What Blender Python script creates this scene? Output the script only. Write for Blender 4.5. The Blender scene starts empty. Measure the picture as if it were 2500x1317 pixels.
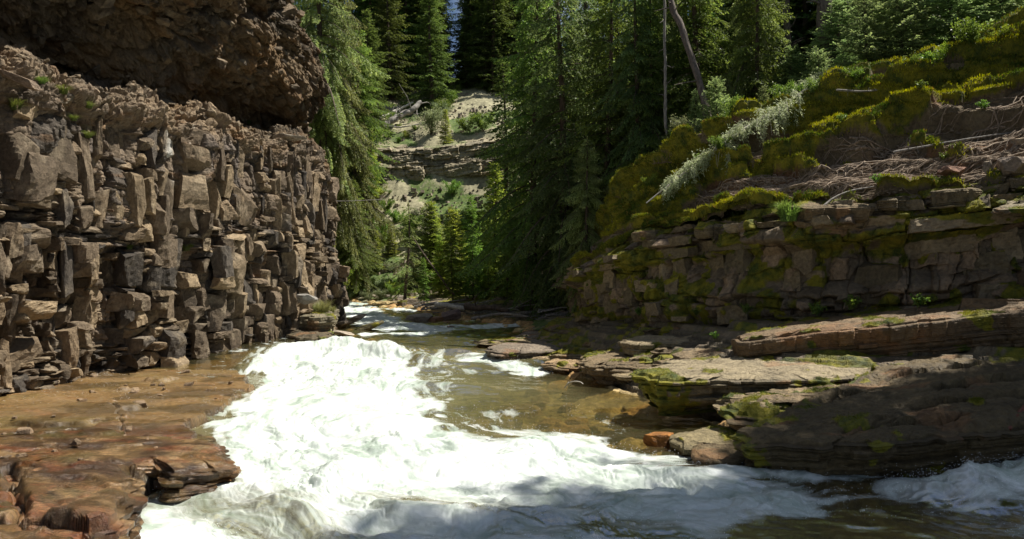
import bpy, math, random
import numpy as np
from mathutils import Vector

# ------------------------------------------------------------------ camera, sky, sun, exposure
sc = bpy.context.scene
COL = sc.collection
F = 1785.0; CZ = 3.5                      # focal length in photo pixels, eye height over the lower water
cam_d = bpy.data.cameras.new("camera"); cam_d.sensor_width = 36.0; cam_d.lens = 36.0*F/2500.0
cam_d.clip_start = 0.1; cam_d.clip_end = 2000.0
cam = bpy.data.objects.new("camera", cam_d); COL.objects.link(cam)
cam.location = (0, 0, CZ); cam.rotation_euler = (math.radians(90), 0, 0)
sc.camera = cam
SUN_EL = math.radians(60); SUN_DIR = Vector((0.97, 0.24, 0)).normalized()
world = bpy.data.worlds.new("World"); sc.world = world; world.use_nodes = True
nt = world.node_tree; nt.nodes.clear()
sky = nt.nodes.new('ShaderNodeTexSky'); sky.sky_type = 'NISHITA'; sky.sun_disc = False
sky.sun_elevation = SUN_EL; sky.sun_rotation = math.atan2(SUN_DIR.x, SUN_DIR.y)
sky.altitude = 2000
bg = nt.nodes.new('ShaderNodeBackground'); bg.inputs['Strength'].default_value = 0.05
wo = nt.nodes.new('ShaderNodeOutputWorld')
tc = nt.nodes.new('ShaderNodeTexCoord'); cn = nt.nodes.new('ShaderNodeTexNoise')
cn.inputs['Scale'].default_value = 3.5; cn.inputs['Detail'].default_value = 8
cr = nt.nodes.new('ShaderNodeValToRGB'); cr.color_ramp.elements[0].position = .48; cr.color_ramp.elements[1].position = .66
cm = nt.nodes.new('ShaderNodeMixRGB'); cm.inputs['Color2'].default_value = (6, 6.2, 6.5, 1)
nt.links.new(tc.outputs['Generated'], cn.inputs['Vector']); nt.links.new(cn.outputs['Fac'], cr.inputs['Fac'])
nt.links.new(cr.outputs['Color'], cm.inputs['Fac']); nt.links.new(sky.outputs['Color'], cm.inputs['Color1'])
nt.links.new(cm.outputs['Color'], bg.inputs['Color'])
nt.links.new(bg.outputs['Background'], wo.inputs['Surface'])
sun_d = bpy.data.lights.new("sun", 'SUN'); sun_d.energy = 5.0; sun_d.angle = math.radians(0.5); sun_d.color = (1.0, .95, .86)
sun = bpy.data.objects.new("sun", sun_d); COL.objects.link(sun)
sd = Vector((SUN_DIR.x*math.cos(SUN_EL), SUN_DIR.y*math.cos(SUN_EL), math.sin(SUN_EL)))
sun.rotation_euler = (-sd).to_track_quat('-Z', 'Y').to_euler(); sun.location = sd*80
sc.view_settings.view_transform = 'Standard'; sc.view_settings.look = 'None'
sc.view_settings.gamma = 1; sc.view_settings.exposure = 0.72; sc.view_settings.use_curve_mapping = False
sc.render.engine = 'CYCLES'
sc.cycles.use_denoising = True
sc.cycles.max_bounces = 7; sc.cycles.transparent_max_bounces = 12; sc.cycles.caustics_reflective = False
sc.cycles.caustics_refractive = False; sc.cycles.sample_clamp_indirect = 4

# ------------------------------------------------------------------ helpers
def W(px, py, d):
    return np.array([(px-1250)/F*d, d, CZ+(658-py)/F*d])
def UZ(px, py, z):
    return W(px, py, (CZ-z)*F/(py-658))
M32 = np.uint32
def hash3(ix, iy, iz, seed):
    h = (ix.astype(np.int64)*73856093) ^ (iy.astype(np.int64)*19349663) ^ (iz.astype(np.int64)*83492791) ^ (seed*2654435761 & 0x7fffffff)
    h = (h & 0xffffffff).astype(np.uint32)
    h ^= h >> M32(16); h *= M32(0x7feb352d); h ^= h >> M32(15); h *= M32(0x846ca68b); h ^= h >> M32(16)
    return h.astype(np.float32)/np.float32(4294967296.0)
def vn(x, y, z=0.0, seed=0):
    """value noise in -1..1"""
    x, y, z = np.broadcast_arrays(np.asarray(x, np.float32), np.asarray(y, np.float32), np.asarray(z, np.float32))
    ix, iy, iz = np.floor(x), np.floor(y), np.floor(z)
    fx, fy, fz = x-ix, y-iy, z-iz
    fx = fx*fx*(3-2*fx); fy = fy*fy*(3-2*fy); fz = fz*fz*(3-2*fz)
    ix = ix.astype(np.int32); iy = iy.astype(np.int32); iz = iz.astype(np.int32)
    def H(a, b, c): return hash3(ix+a, iy+b, iz+c, seed)
    v0 = (H(0,0,0)*(1-fx)+H(1,0,0)*fx)*(1-fy) + (H(0,1,0)*(1-fx)+H(1,1,0)*fx)*fy
    if np.any(fz > 0):
        v1 = (H(0,0,1)*(1-fx)+H(1,0,1)*fx)*(1-fy) + (H(0,1,1)*(1-fx)+H(1,1,1)*fx)*fy
        v0 = v0*(1-fz)+v1*fz
    return v0*2-1
def fbm(x, y, z=0.0, o=4, seed=0, g=.5):
    a = 1.0; s = 0; t = 0
    for i in range(o):
        s = s + a*vn(x*2**i, y*2**i, z*2**i if np.any(z) else 0.0, seed+i*17); t += a; a *= g
    return s/t*1.5
def cell(x, y, seed=0, jit=1.0):
    """2D cellular noise: F1, F2, id"""
    ix = np.floor(x).astype(np.int32); iy = np.floor(y).astype(np.int32)
    f1 = np.full(x.shape, 9., np.float32); f2 = f1.copy(); cid = np.zeros(x.shape, np.float32)
    z = np.zeros_like(ix)
    for a in (-1, 0, 1):
        for b in (-1, 0, 1):
            cx = ix+a; cy = iy+b
            hx = hash3(cx, cy, z, seed)*jit+(1-jit)/2; hy = hash3(cx, cy, z+1, seed)*jit+(1-jit)/2; hi = hash3(cx, cy, z+2, seed)
            d = np.sqrt((cx+hx-x)**2+(cy+hy-y)**2)
            m = d < f1
            f2 = np.where(m, f1, np.minimum(f2, d)); cid = np.where(m, hi, cid); f1 = np.where(m, d, f1)
    return f1, f2, cid
def sstep(a, b, x):
    t = np.clip((x-a)/(b-a), 0, 1); return t*t*(3-2*t)
def lerp(a, b, t): return a+(b-a)*t
def cols(c, shape):
    return np.broadcast_to(np.array(c, np.float32), tuple(shape)+(3,)).copy()
def mix(c, c2, m):
    return c*(1-m[..., None]) + np.array(c2, np.float32)*m[..., None]
def tagit(o, label=None, cat=None, group=None, kind=None):
    if label: o["label"] = label
    if cat: o["category"] = cat
    if group: o["group"] = group
    if kind: o["kind"] = kind
    return o
def mesh_data(name, V, faces, col=None, mask=None, mats=(), mi=None, smooth=False):
    """V (N,3); faces: (M,4) or (M,3) array, or a list of such arrays"""
    if isinstance(faces, np.ndarray): faces = [faces]
    faces = [f for f in faces if len(f)]
    me = bpy.data.meshes.new(name)
    V = np.ascontiguousarray(V, np.float32)
    nl = sum(f.size for f in faces); nf = sum(len(f) for f in faces)
    me.vertices.add(len(V)); me.vertices.foreach_set('co', V.ravel())
    me.loops.add(nl); me.polygons.add(nf)
    me.loops.foreach_set('vertex_index', np.concatenate([f.ravel() for f in faces]).astype(np.int32))
    sizes = np.concatenate([np.full(len(f), f.shape[1], np.int32) for f in faces])
    st = np.zeros(nf, np.int32); st[1:] = np.cumsum(sizes)[:-1]
    me.polygons.foreach_set('loop_start', st)
    try: me.polygons.foreach_set('loop_total', sizes)
    except Exception: pass
    for m in mats: me.materials.append(m)
    if mi is not None: me.polygons.foreach_set('material_index', np.asarray(mi, np.int32))
    me.polygons.foreach_set('use_smooth', np.full(nf, smooth, bool))
    me.update(calc_edges=True)
    def attr(nm, a):
        at = me.color_attributes.new(nm, 'FLOAT_COLOR', 'POINT')
        c4 = np.ones((len(V), 4), np.float32); c4[:, :3] = a.reshape(-1, 3); at.data.foreach_set('color', c4.ravel())
    if col is not None: attr('Col', col)
    if mask is not None: attr('Mask', mask)
    return me
def obj(name, me, parent=None, loc=None):
    o = bpy.data.objects.new(name, me); COL.objects.link(o)
    if parent: o.parent = parent
    if loc is not None: o.location = loc
    return o
def gridf(ni, nj, wrap=False):
    i = np.arange(ni-1) if not wrap else np.arange(ni)
    I, J = np.meshgrid(i, np.arange(nj-1), indexing='ij')
    I2 = (I+1) % ni
    return np.stack([I*nj+J, I2*nj+J, I2*nj+J+1, I*nj+J+1], -1).reshape(-1, 4)
def resample(P, step=None, n=None, smooth=0):
    P = np.asarray(P, float)
    if smooth:
        for _ in range(smooth):
            Q = [P[0]]
            for a, b in zip(P[:-1], P[1:]): Q += [a*.75+b*.25, a*.25+b*.75]
            Q.append(P[-1]); P = np.array(Q)
    L = np.r_[0, np.cumsum(np.linalg.norm(np.diff(P, axis=0), axis=1))]
    if n is None: n = int(L[-1]/step)+1
    s = np.linspace(0, L[-1], n)
    return np.stack([np.interp(s, L, P[:, k]) for k in range(P.shape[1])], 1), s
def sdf_poly(x, y, P):
    """signed distance to polygon, positive inside"""
    P = np.asarray(P, np.float32); d = np.full(x.shape, 1e9, np.float32); ins = np.zeros(x.shape, bool)
    for a, b in zip(P, np.roll(P, -1, 0)):
        e = b-a; wx = x-a[0]; wy = y-a[1]
        t = np.clip((wx*e[0]+wy*e[1])/(e@e+1e-9), 0, 1)
        d = np.minimum(d, (wx-e[0]*t)**2+(wy-e[1]*t)**2)
        c = ((a[1] > y) != (b[1] > y)) & (x < (b[0]-a[0])*(y-a[1])/((b[1]-a[1]) or 1e-9)+a[0])
        ins ^= c
    d = np.sqrt(d); return np.where(ins, d, -d)
def dline(x, y, P):
    P = np.asarray(P, np.float32); d = np.full(x.shape, 1e9, np.float32)
    for a, b in zip(P[:-1], P[1:]):
        e = b-a; wx = x-a[0]; wy = y-a[1]
        t = np.clip((wx*e[0]+wy*e[1])/(e@e+1e-9), 0, 1)
        d = np.minimum(d, (wx-e[0]*t)**2+(wy-e[1]*t)**2)
    return np.sqrt(d)
class TPS:
    def __init__(s, pts, reg=0.0):
        P = np.array(pts, float); s.c = P[:, :2]; n = len(P)
        r = np.linalg.norm(s.c[:, None]-s.c[None], axis=2)
        K = r*r*np.log(r+1e-9) if 0 else r        # linear (biharmonic 3D) kernel: no overshoot
        A = np.zeros((n+3, n+3)); A[:n, :n] = K + np.eye(n)*reg; A[:n, n] = 1; A[:n, n+1:] = s.c; A[n, :n] = 1; A[n+1:, :n] = s.c.T
        s.w = np.linalg.solve(A, np.r_[P[:, 2], 0, 0, 0])
    def __call__(s, x, y):
        x = np.asarray(x, float); y = np.asarray(y, float); out = s.w[-3]+s.w[-2]*x+s.w[-1]*y
        for (cx, cy), w in zip(s.c, s.w): out = out + w*np.sqrt((x-cx)**2+(y-cy)**2)
        return out
def terrace(z, seed=0, tmin=.06, tmax=.3, riser=.25, zlo=-2, zhi=12):
    r = np.random.RandomState(seed); e = [zlo]
    while e[-1] < zhi: e.append(e[-1]+r.uniform(tmin, tmax))
    e = np.array(e); k = np.clip(np.searchsorted(e, z)-1, 0, len(e)-2)
    t = e[k+1]-e[k]; f = (z-e[k])/t
    return e[k]+t*sstep(1-riser, 1, f), k
def blocks(s, t, edges, width, amp, gap, tilt, seed, wob=.06, wedge=0., brk=0.):
    """stack of jointed beds: returns offset, block random, distance to block edge"""
    r = np.random.RandomState(seed)
    tw = t + wob*fbm(s*.5, t*.5, o=2, seed=seed)*1.5 + .35*wob*vn(s*3.1, t*3.1, seed=seed+1)
    sw = s + wob*1.2*fbm(s*.7, t*1.4, o=2, seed=seed+2) + .4*wob*vn(s*4.3, t*4.3, seed=seed+3)
    if brk:
        q = s*.62+.5*vn(s*.9, t*.55, seed=seed+9)+.12*vn(s*3, t*2, seed=seed+10); qi = np.floor(q).astype(np.int32)
        tw = tw + brk*(hash3(qi, np.zeros_like(qi), np.zeros_like(qi), seed+11)-.5)*2
    edges = np.asarray(edges); k = np.clip(np.searchsorted(edges, tw)-1, 0, len(edges)-2)
    off = np.zeros_like(tw, dtype=np.float32); rnd = off.copy(); de = np.full(tw.shape, 9., np.float32)
    smin, smax = s.min()-1, s.max()+1
    for q in range(len(edges)-1):
        m = k == q
        if not m.any(): continue
        w = width(q) if callable(width) else width; a = amp(q) if callable(amp) else amp
        x = [smin+r.uniform(0, w)]
        while x[-1] < smax: x.append(x[-1]+w*math.exp(r.normal(0, .45)))
        x = np.array([smin-1]+x+[smax+9]); n = len(x)-1
        sj = sw[m]; tj = tw[m]; j = np.clip(np.searchsorted(x, sj)-1, 0, n-1)
        o = r.uniform(-1, 1, n)*a; o[r.rand(n) < .16] -= a*1.6
        ta = r.normal(0, tilt, n); tb = r.normal(0, tilt*.8, n)-tilt*.3
        e0, e1 = edges[q], edges[q+1]
        sc_ = (x[j]+x[j+1])/2; hw = np.minimum(x[j+1]-x[j], 3)
        # slanted side joints
        off[m] = o[j]+ta[j]*(sj-sc_)+tb[j]*(tj-(e0+e1)/2)
        if wedge:
            wl = r.uniform(-.2, 1, n)*wedge; wr = r.uniform(-.2, 1, n)*wedge; cc = sc_+(x[j+1]-x[j]).clip(0, 3)*r.uniform(-.25, .25, n)[j]
            ds = sj-cc; off[m] -= np.where(ds < 0, -ds*wl[j], ds*wr[j])
            ct = r.uniform(-1.5, 1.5, n); wt = r.uniform(0, 1, n)*wedge*(r.rand(n) < .5); q2 = (tj-(e0+e1)/2)+ct[j]*(sj-sc_)*.6
            off[m] -= np.maximum(q2-.1, 0)*wt[j]*1.2
        rnd[m] = r.rand(n)[j]
        de[m] = np.minimum(np.minimum(sj-x[j], x[j+1]-sj), np.minimum(tj-e0, e1-tj))
    off -= gap*np.exp(-(np.maximum(de, 0)/.03)**2) + .08*gap*np.exp(-np.maximum(de, 0)/.07)
    return off, rnd, de

def box_rocks(C, A, B, N3, size, seed, m=7, chops=3, skew=.14, rough=.02):
    """angular blocks: centres C (n,3), axes A (along), B (up), N3 (out), size (n,3) -> V (n,k,3), faces"""
    r = np.random.RandomState(seed); n = len(C); g = np.linspace(-1, 1, m); U, Vg = np.meshgrid(g, g, indexing='ij'); o = np.ones_like(U)
    fs = [(U, Vg, o), (Vg, U, -o), (o, U, Vg), (-o, Vg, U), (Vg, o, U), (U, -o, Vg)]
    T = np.stack([np.stack(f, -1).reshape(-1, 3) for f in fs]).reshape(-1, 3)
    base = gridf(m, m); Fc = np.concatenate([base+i*m*m for i in range(6)])
    P = np.broadcast_to(T, (n,)+T.shape).copy()
    # skewed corners: trilinear jitter of the eight corners
    J = r.normal(0, skew, (n, 2, 2, 2, 3)); w = (P+1)/2
    for i in (0, 1):
        for j in (0, 1):
            for k in (0, 1):
                ww = (w[..., 0] if i else 1-w[..., 0])*(w[..., 1] if j else 1-w[..., 1])*(w[..., 2] if k else 1-w[..., 2])
                P = P+ww[..., None]*J[:, i, j, k][:, None]
    for q in range(chops):
        nd = r.normal(size=(n, 3)); nd[:, 2] = np.abs(nd[:, 2])+.3; nd /= np.linalg.norm(nd, axis=1)[:, None]; h = r.uniform(.72, 1.35, n)
        over = np.maximum((P*nd[:, None]).sum(-1)-h[:, None], 0); P = P-over[..., None]*nd[:, None]
    P = P*(size[:, None]/2)
    X = C[:, None]+P[..., 0:1]*A[:, None]+P[..., 1:2]*B[:, None]+P[..., 2:3]*N3[:, None]
    X = X.astype(np.float32); x, y, z = X[..., 0], X[..., 1], X[..., 2]
    for k in range(3): X[..., k] += rough*fbm(x*6+k*9, y*6, z*6, o=3, seed=seed+k)
    cr1 = vn(x*3.3, y*3.3, z*2.1, seed=seed+40); X -= (.035*(cr1 > .18)+.025*(vn(x*6+3, y*6, z*7, seed=seed+41) > .25))[..., None]*N3[:, None].astype(np.float32)
    K = T.shape[0]; F_ = (np.arange(n)[:, None, None]*K+Fc[None]).reshape(-1, 4)
    return X, F_
# ------------------------------------------------------------------ materials
def newmat(name):
    m = bpy.data.materials.new(name); m.use_nodes = True; m.node_tree.nodes.clear(); return m, m.node_tree
def N(nt, t, **k):
    n = nt.nodes.new(t)
    for a, b in k.items():
        if a in n.inputs: n.inputs[a].default_value = b
        else: setattr(n, a, b)
    return n
def rock_mat(name='rock', bump=1.0, moss1=(.24,.21,.016,1), moss2=(.06,.08,.012,1), fs=9.0):
    m, t = newmat(name); L = t.links.new
    out = N(t, 'ShaderNodeOutputMaterial'); bs = N(t, 'ShaderNodeBsdfPrincipled'); L(bs.outputs[0], out.inputs[0])
    ac = N(t, 'ShaderNodeAttribute', attribute_name='Col'); am = N(t, 'ShaderNodeAttribute', attribute_name='Mask')
    sp = N(t, 'ShaderNodeSeparateColor'); L(am.outputs['Color'], sp.inputs[0])
    tcn = N(t, 'ShaderNodeTexCoord')
    n1 = N(t, 'ShaderNodeTexNoise', Scale=fs, Detail=9.0, Roughness=.7); L(tcn.outputs['Object'], n1.inputs['Vector'])
    mr = N(t, 'ShaderNodeMapRange'); mr.inputs[1].default_value = .25; mr.inputs[2].default_value = .75; mr.inputs[3].default_value = .42; mr.inputs[4].default_value = 1.6
    L(n1.outputs['Fac'], mr.inputs[0])
    vm = N(t, 'ShaderNodeVectorMath', operation='SCALE'); L(ac.outputs['Color'], vm.inputs[0]); L(mr.outputs[0], vm.inputs['Scale'])
    # small lichen / dust flecks
    n2 = N(t, 'ShaderNodeTexNoise', Scale=fs*4.1, Detail=5.0, Roughness=.6); L(tcn.outputs['Object'], n2.inputs['Vector'])
    r2 = N(t, 'ShaderNodeMapRange'); r2.inputs[1].default_value = .6; r2.inputs[2].default_value = .72; r2.inputs[4].default_value = .35
    L(n2.outputs['Fac'], r2.inputs[0])
    mf = N(t, 'ShaderNodeMixRGB'); mf.inputs['Color2'].default_value = (.30, .235, .145, 1); L(vm.outputs[0], mf.inputs['Color1'])
    dry = N(t, 'ShaderNodeMath', operation='MULTIPLY'); inv = N(t, 'ShaderNodeMath', operation='SUBTRACT'); inv.inputs[0].default_value = 1.0
    L(sp.outputs[1], inv.inputs[1]); L(r2.outputs[0], dry.inputs[0]); L(inv.outputs[0], dry.inputs[1]); L(dry.outputs[0], mf.inputs['Fac'])
    # moss colour
    n3 = N(t, 'ShaderNodeTexNoise', Scale=2.2, Detail=5.0, Roughness=.65); L(tcn.outputs['Object'], n3.inputs['Vector'])
    cr3 = N(t, 'ShaderNodeValToRGB'); cr3.color_ramp.elements[0].position = .38; cr3.color_ramp.elements[1].position = .6
    cr3.color_ramp.elements[0].color = moss2; cr3.color_ramp.elements[1].color = moss1; L(n3.outputs['Fac'], cr3.inputs['Fac'])
    mm = N(t, 'ShaderNodeMixRGB'); L(mf.outputs[0], mm.inputs['Color1']); L(cr3.outputs['Color'], mm.inputs['Color2'])
    n4 = N(t, 'ShaderNodeTexNoise', Scale=5.5, Detail=7.0, Roughness=.75); L(tcn.outputs['Object'], n4.inputs['Vector']); am4 = N(t, 'ShaderNodeMath', operation='ADD'); L(sp.outputs[0], am4.inputs[0]); L(n4.outputs['Fac'], am4.inputs[1])
    r4 = N(t, 'ShaderNodeMapRange'); r4.inputs[1].default_value = .95; r4.inputs[2].default_value = 1.25; L(am4.outputs[0], r4.inputs[0]); L(r4.outputs[0], mm.inputs['Fac'])
    L(mm.outputs[0], bs.inputs['Base Color'])
    ro = N(t, 'ShaderNodeMapRange'); ro.inputs[3].default_value = .93; ro.inputs[4].default_value = .13 if name == 'wet_rock' else .22; L(sp.outputs[1], ro.inputs[0])
    L(ro.outputs[0], bs.inputs['Roughness'])
    bs.inputs['Specular IOR Level'].default_value = .6 if name == 'wet_rock' else .35
    b = N(t, 'ShaderNodeBump', Strength=bump, Distance=.08); L(n1.outputs['Fac'], b.inputs['Height'])
    b2 = N(t, 'ShaderNodeBump', Strength=.7, Distance=.025); L(n2.outputs['Fac'], b2.inputs['Height']); L(b.outputs[0], b2.inputs['Normal'])
    L(b2.outputs[0], bs.inputs['Normal'])
    return m
def leaf_mat(name, tr=.35, rough=.55, hue=None):
    m, t = newmat(name); L = t.links.new
    out = N(t, 'ShaderNodeOutputMaterial'); bs = N(t, 'ShaderNodeBsdfPrincipled', Roughness=rough); tl = N(t, 'ShaderNodeBsdfTranslucent')
    ms = N(t, 'ShaderNodeMixShader'); ms.inputs[0].default_value = tr
    ac = N(t, 'ShaderNodeAttribute', attribute_name='Col'); oi = N(t, 'ShaderNodeObjectInfo')
    hs = N(t, 'ShaderNodeHueSaturation'); L(ac.outputs['Color'], hs.inputs['Color'])
    mr = N(t, 'ShaderNodeMapRange'); mr.inputs[3].default_value = .462; mr.inputs[4].default_value = .505; L(oi.outputs['Random'], mr.inputs[0]); L(mr.outputs[0], hs.inputs['Hue'])
    mr2 = N(t, 'ShaderNodeMapRange'); mr2.inputs[3].default_value = .75; mr2.inputs[4].default_value = 1.2; L(oi.outputs['Random'], mr2.inputs[0]); L(mr2.outputs[0], hs.inputs['Value'])
    bs.inputs['Specular IOR Level'].default_value = .3
    L(hs.outputs[0], bs.inputs['Base Color'])
    if hue: mr.inputs[3].default_value = mr.inputs[4].default_value = hue
    h2 = N(t, 'ShaderNodeHueSaturation', Hue=hue or .485, Saturation=1.1, Value=1.5); L(hs.outputs[0], h2.inputs['Color']); L(h2.outputs[0], tl.inputs['Color'])
    L(bs.outputs[0], ms.inputs[1]); L(tl.outputs[0], ms.inputs[2]); L(ms.outputs[0], out.inputs[0])
    return m
def bark_mat(name, c1, c2, scale=6.0, rough=.9):
    m, t = newmat(name); L = t.links.new
    out = N(t, 'ShaderNodeOutputMaterial'); bs = N(t, 'ShaderNodeBsdfPrincipled', Roughness=rough); L(bs.outputs[0], out.inputs[0])
    tcn = N(t, 'ShaderNodeTexCoord'); mp = N(t, 'ShaderNodeMapping'); mp.inputs['Scale'].default_value = (1, 1, .35)
    L(tcn.outputs['Object'], mp.inputs[0]); n = N(t, 'ShaderNodeTexNoise', Scale=scale, Detail=8.0, Roughness=.7); L(mp.outputs[0], n.inputs['Vector'])
    cr_ = N(t, 'ShaderNodeValToRGB'); cr_.color_ramp.elements[0].position = .35; cr_.color_ramp.elements[1].position = .65
    cr_.color_ramp.elements[0].color = (*c1, 1); cr_.color_ramp.elements[1].color = (*c2, 1); L(n.outputs['Fac'], cr_.inputs[0]); L(cr_.outputs[0], bs.inputs['Base Color'])
    b = N(t, 'ShaderNodeBump', Strength=.6, Distance=.03); L(n.outputs['Fac'], b.inputs['Height']); L(b.outputs[0], bs.inputs['Normal'])
    return m
ROCK = rock_mat()
ROCKBIG = rock_mat('rock_far', bump=.7, fs=3.0, moss1=(.10,.15,.03,1), moss2=(.05,.09,.02,1))
NEEDLE = leaf_mat('needles', tr=.45); LEAF = leaf_mat('leaves', tr=.45, rough=.45)
MOSSY = leaf_mat('moss_fuzz', tr=.3, rough=.9, hue=.508)
BARK = bark_mat('bark', (.035,.024,.016), (.14,.10,.07)); GREYW = bark_mat('grey_wood', (.10,.09,.08), (.36,.33,.29), 9)
BARK3 = bark_mat('dark_bark', (.045,.036,.03), (.19,.15,.12), 14); PALEW = bark_mat('pale_wood', (.30,.27,.22), (.62,.58,.50), 14); ROOTM = bark_mat('root_wood', (.13,.09,.06), (.40,.31,.22), 12)
REDW = bark_mat('red_wood', (.05,.012,.006), (.20,.05,.02), 9, .4)
FUZZ = []   # points and moss weights to grow moss on
def unit1(v):
    v = np.asarray(v, float); return v/(np.linalg.norm(v)+1e-9)
# ------------------------------------------------------------------ left cliff
def left_cliff():
    plan = [(-15.4,5),(-14.4,12),(-13.02,18.6),(-12.2,22.5),(-11.5,26),(-10.4,29.6),(-9.43,33),(-9.15,36),(-9.06,38.2),(-9.6,40.2),(-12,42.3),(-19,44.5)]
    P, s = resample(plan, step=.028, smooth=2)
    T = np.gradient(P, axis=0); T /= np.linalg.norm(T, axis=1)[:, None]
    Nn = np.stack([T[:, 1], -T[:, 0]], 1)
    prof = [(0,-.6),(0.0,1.2),(.06,3.6),(0,4.9),(-.1,5.6),(0,6.6),(.05,7.9),(-.35,8.7),(-1.1,9.15),(-2.9,9.5),(-3.3,10.0),(-2.0,11.0),(-.5,12.2),(.5,13.6),(.7,16),(.2,18.5)]
    Q, t = resample(prof, step=.030, smooth=1)
    Tq = np.gradient(Q, axis=0); Tq /= np.linalg.norm(Tq, axis=1)[:, None]
    Nq = np.stack([Tq[:, 1], -Tq[:, 0]], 1)
    S, Tt = np.meshgrid(s.astype(np.float32), t.astype(np.float32), indexing='ij')
    Z = np.broadcast_to(Q[:, 1].astype(np.float32), S.shape)
    tl = np.interp(8.6, Q[:, 1][:int(len(t)*.55)], t[:int(len(t)*.55)])   # arc length at the ledge
    zz = Z + .55
    # -- columnar tiers
    e1 = [-1.2,.35,.95,2.15,3.3,4.45,5.0,5.75,6.5,7.3,9.3,12]
    wd = [.42,.36,.36,.38,.36,.8,.6,.6,.6,.7,1.5]; am = [.18,.24,.38,.42,.38,.14,.14,.22,.26,.22,.3]
    o1, r1, d1 = blocks(S, zz, e1, lambda q: wd[q], lambda q: am[q], .22, .22, 11, wob=.13, wedge=.85, brk=.22)
    rs = np.random.RandomState(5); e2 = [-1.2]
    while e2[-1] < 11:
        z_ = e2[-1]
        th = rs.uniform(.06,.15) if z_ < .95 or 4.4 < z_ < 5.8 else rs.uniform(.35,1.0)
        e2.append(z_+th)
    e2 = np.array(e2)
    o2, r2, d2 = blocks(S, zz, e2, lambda q: .22+.9*(e2[q+1]-e2[q])*.6+.05, lambda q: .045 if e2[q] > .95 else .08, .05, .2, 23, wob=.10, wedge=.35, brk=.5)
    o3, r3, d3 = blocks(S+.5*Tt*.1, Tt, np.arange(-1, 24, .19)+.05*np.sin(np.arange(-1, 24, .19)*9), .26, .022, .02, .12, 37, wob=.09)
    # master joints: deep vertical clefts
    xs = [];  x = .3
    rj = np.random.RandomState(3)
    while x < s[-1]: xs.append(x); x += rj.uniform(.5, 1.7)
    cle = np.zeros_like(S)
    for i, xj in enumerate(xs):
        w = S - xj - .12*vn(zz*.8, i*3.1, seed=7) - .05*vn(zz*3, i*1.7, seed=8)
        zlo, zhi = rj.uniform(-1, 2), rj.uniform(2.5, 7)
        cle += rj.uniform(.2,.8)*np.exp(-(w/rj.uniform(.05,.17))**4)*sstep(zlo-.2, zlo, zz)*(1-sstep(zhi, zhi+.3, zz))
    big = .55*fbm(S*.22, zz*.16, o=2, seed=40) + .22*fbm(S*.8, zz*.5, o=3, seed=41)
    rough = .035*fbm(S*5, Tt*5, o=3, seed=42)
    # recessed shale band
    band = -.32*sstep(4.75, 4.95, zz+.1*vn(S*.6, 0, seed=2))*(1-sstep(5.35, 5.6, zz+.1*vn(S*.7, 3, seed=2)))
    under = -.25*(1-sstep(.5, 1.1, zz+.2*vn(S*.5, 1, seed=9)))
    low = 1-sstep(8.2, 9.1, zz)
    disp = low*(o1*.45+o2*.8+band+under-cle*.9-.42*(zz > .9)*(zz < 4.8)-.16*(zz > 5.6)*(zz < 8.3)) + o3*(.4+.6*low) + big + rough
    # rounded crumbly rubble on the crest and conglomerate of the upper tier
    up = 1-low
    f1, f2, cid = cell(S*3.2+.5*vn(S*2, Tt*2), Tt*3.2, 77); g1, g2, gid = cell(S*1.1+.5*vn(S*.9, Tt*.9, seed=3), Tt*1.5, 78)
    h1, h2, _c = cell(S*7.5, Tt*8.5, 79)
    lump = .16*(1-f1*1.1)*(cid > .2) + .55*np.clip(1-g1*1.25, -.3, 1)*(gid-.2) + .05*(1-h1)
    rid = .5*fbm(S*.33, Tt*.45, o=3, seed=50) + .10*np.abs(fbm(S*1.5, Tt*4, o=3, seed=51))
    chunk = .42*(gid-.5)+.22*(cid-.5)+.10*(_c-.5)+.05*fbm(S*4, Tt*7, o=3, seed=52) - .12*np.exp(-(g2-g1)/.06) - .05*np.exp(-(f2-f1)/.08)
    disp += up*(lump*.6+rid+chunk) - np.maximum(zz-12, 0)*.52*sstep(22, 32, S) - .5*up*sstep(27,33,S)*(zz>10)
    # upper cliff leans further out towards its downstream end and its crest undulates
    lift = .45*fbm(S*.16, 0, o=3, seed=60)
    zend = -1.0*sstep(31.5, 36, S)
    X = P[:, 0][:, None] + Nn[:, 0][:, None]*(Q[:, 0][None]+disp*Nq[:, 0][None])
    Y = P[:, 1][:, None] + Nn[:, 1][:, None]*(Q[:, 0][None]+disp*Nq[:, 0][None])
    Zf = Z + disp*Nq[:, 1][None]*(.4+.6*up) + (lift+zend)*sstep(6.2, 8.5, Z)
    # in-plane tangential jitter hides the grid
    jx = .012*vn(S*31, Tt*29, seed=90); X += T[:, 0][:, None]*jx; Y += T[:, 1][:, None]*jx; Zf = Zf + .012*vn(S*27, Tt*33, seed=91)
    # colours of the stone itself
    c = cols((.215,.175,.135), S.shape)
    c = mix(c, (.125,.112,.108), sstep(.35, .75, r1)*.8)
    c = mix(c, (.30,.235,.16), sstep(.72, .9, r2)*.7)
    c = mix(c, (.10,.09,.08), sstep(.0, .25, .25-r2))
    c *= (1+.28*fbm(S*1.3, zz*1.6, o=4, seed=70))[..., None]
    c *= (.82+.36*r3)[..., None]
    c = mix(c, (.33,.27,.185), sstep(.1, .6, fbm(S*.6, zz*.8, o=3, seed=71))*.45)
    crest = np.exp(-((zz-9.25)/.5)**2)
    c = mix(c, (.34,.27,.19), crest*.75)
    c = mix(c, (.17,.125,.075), up*(zz > 9.6)*.75)
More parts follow.
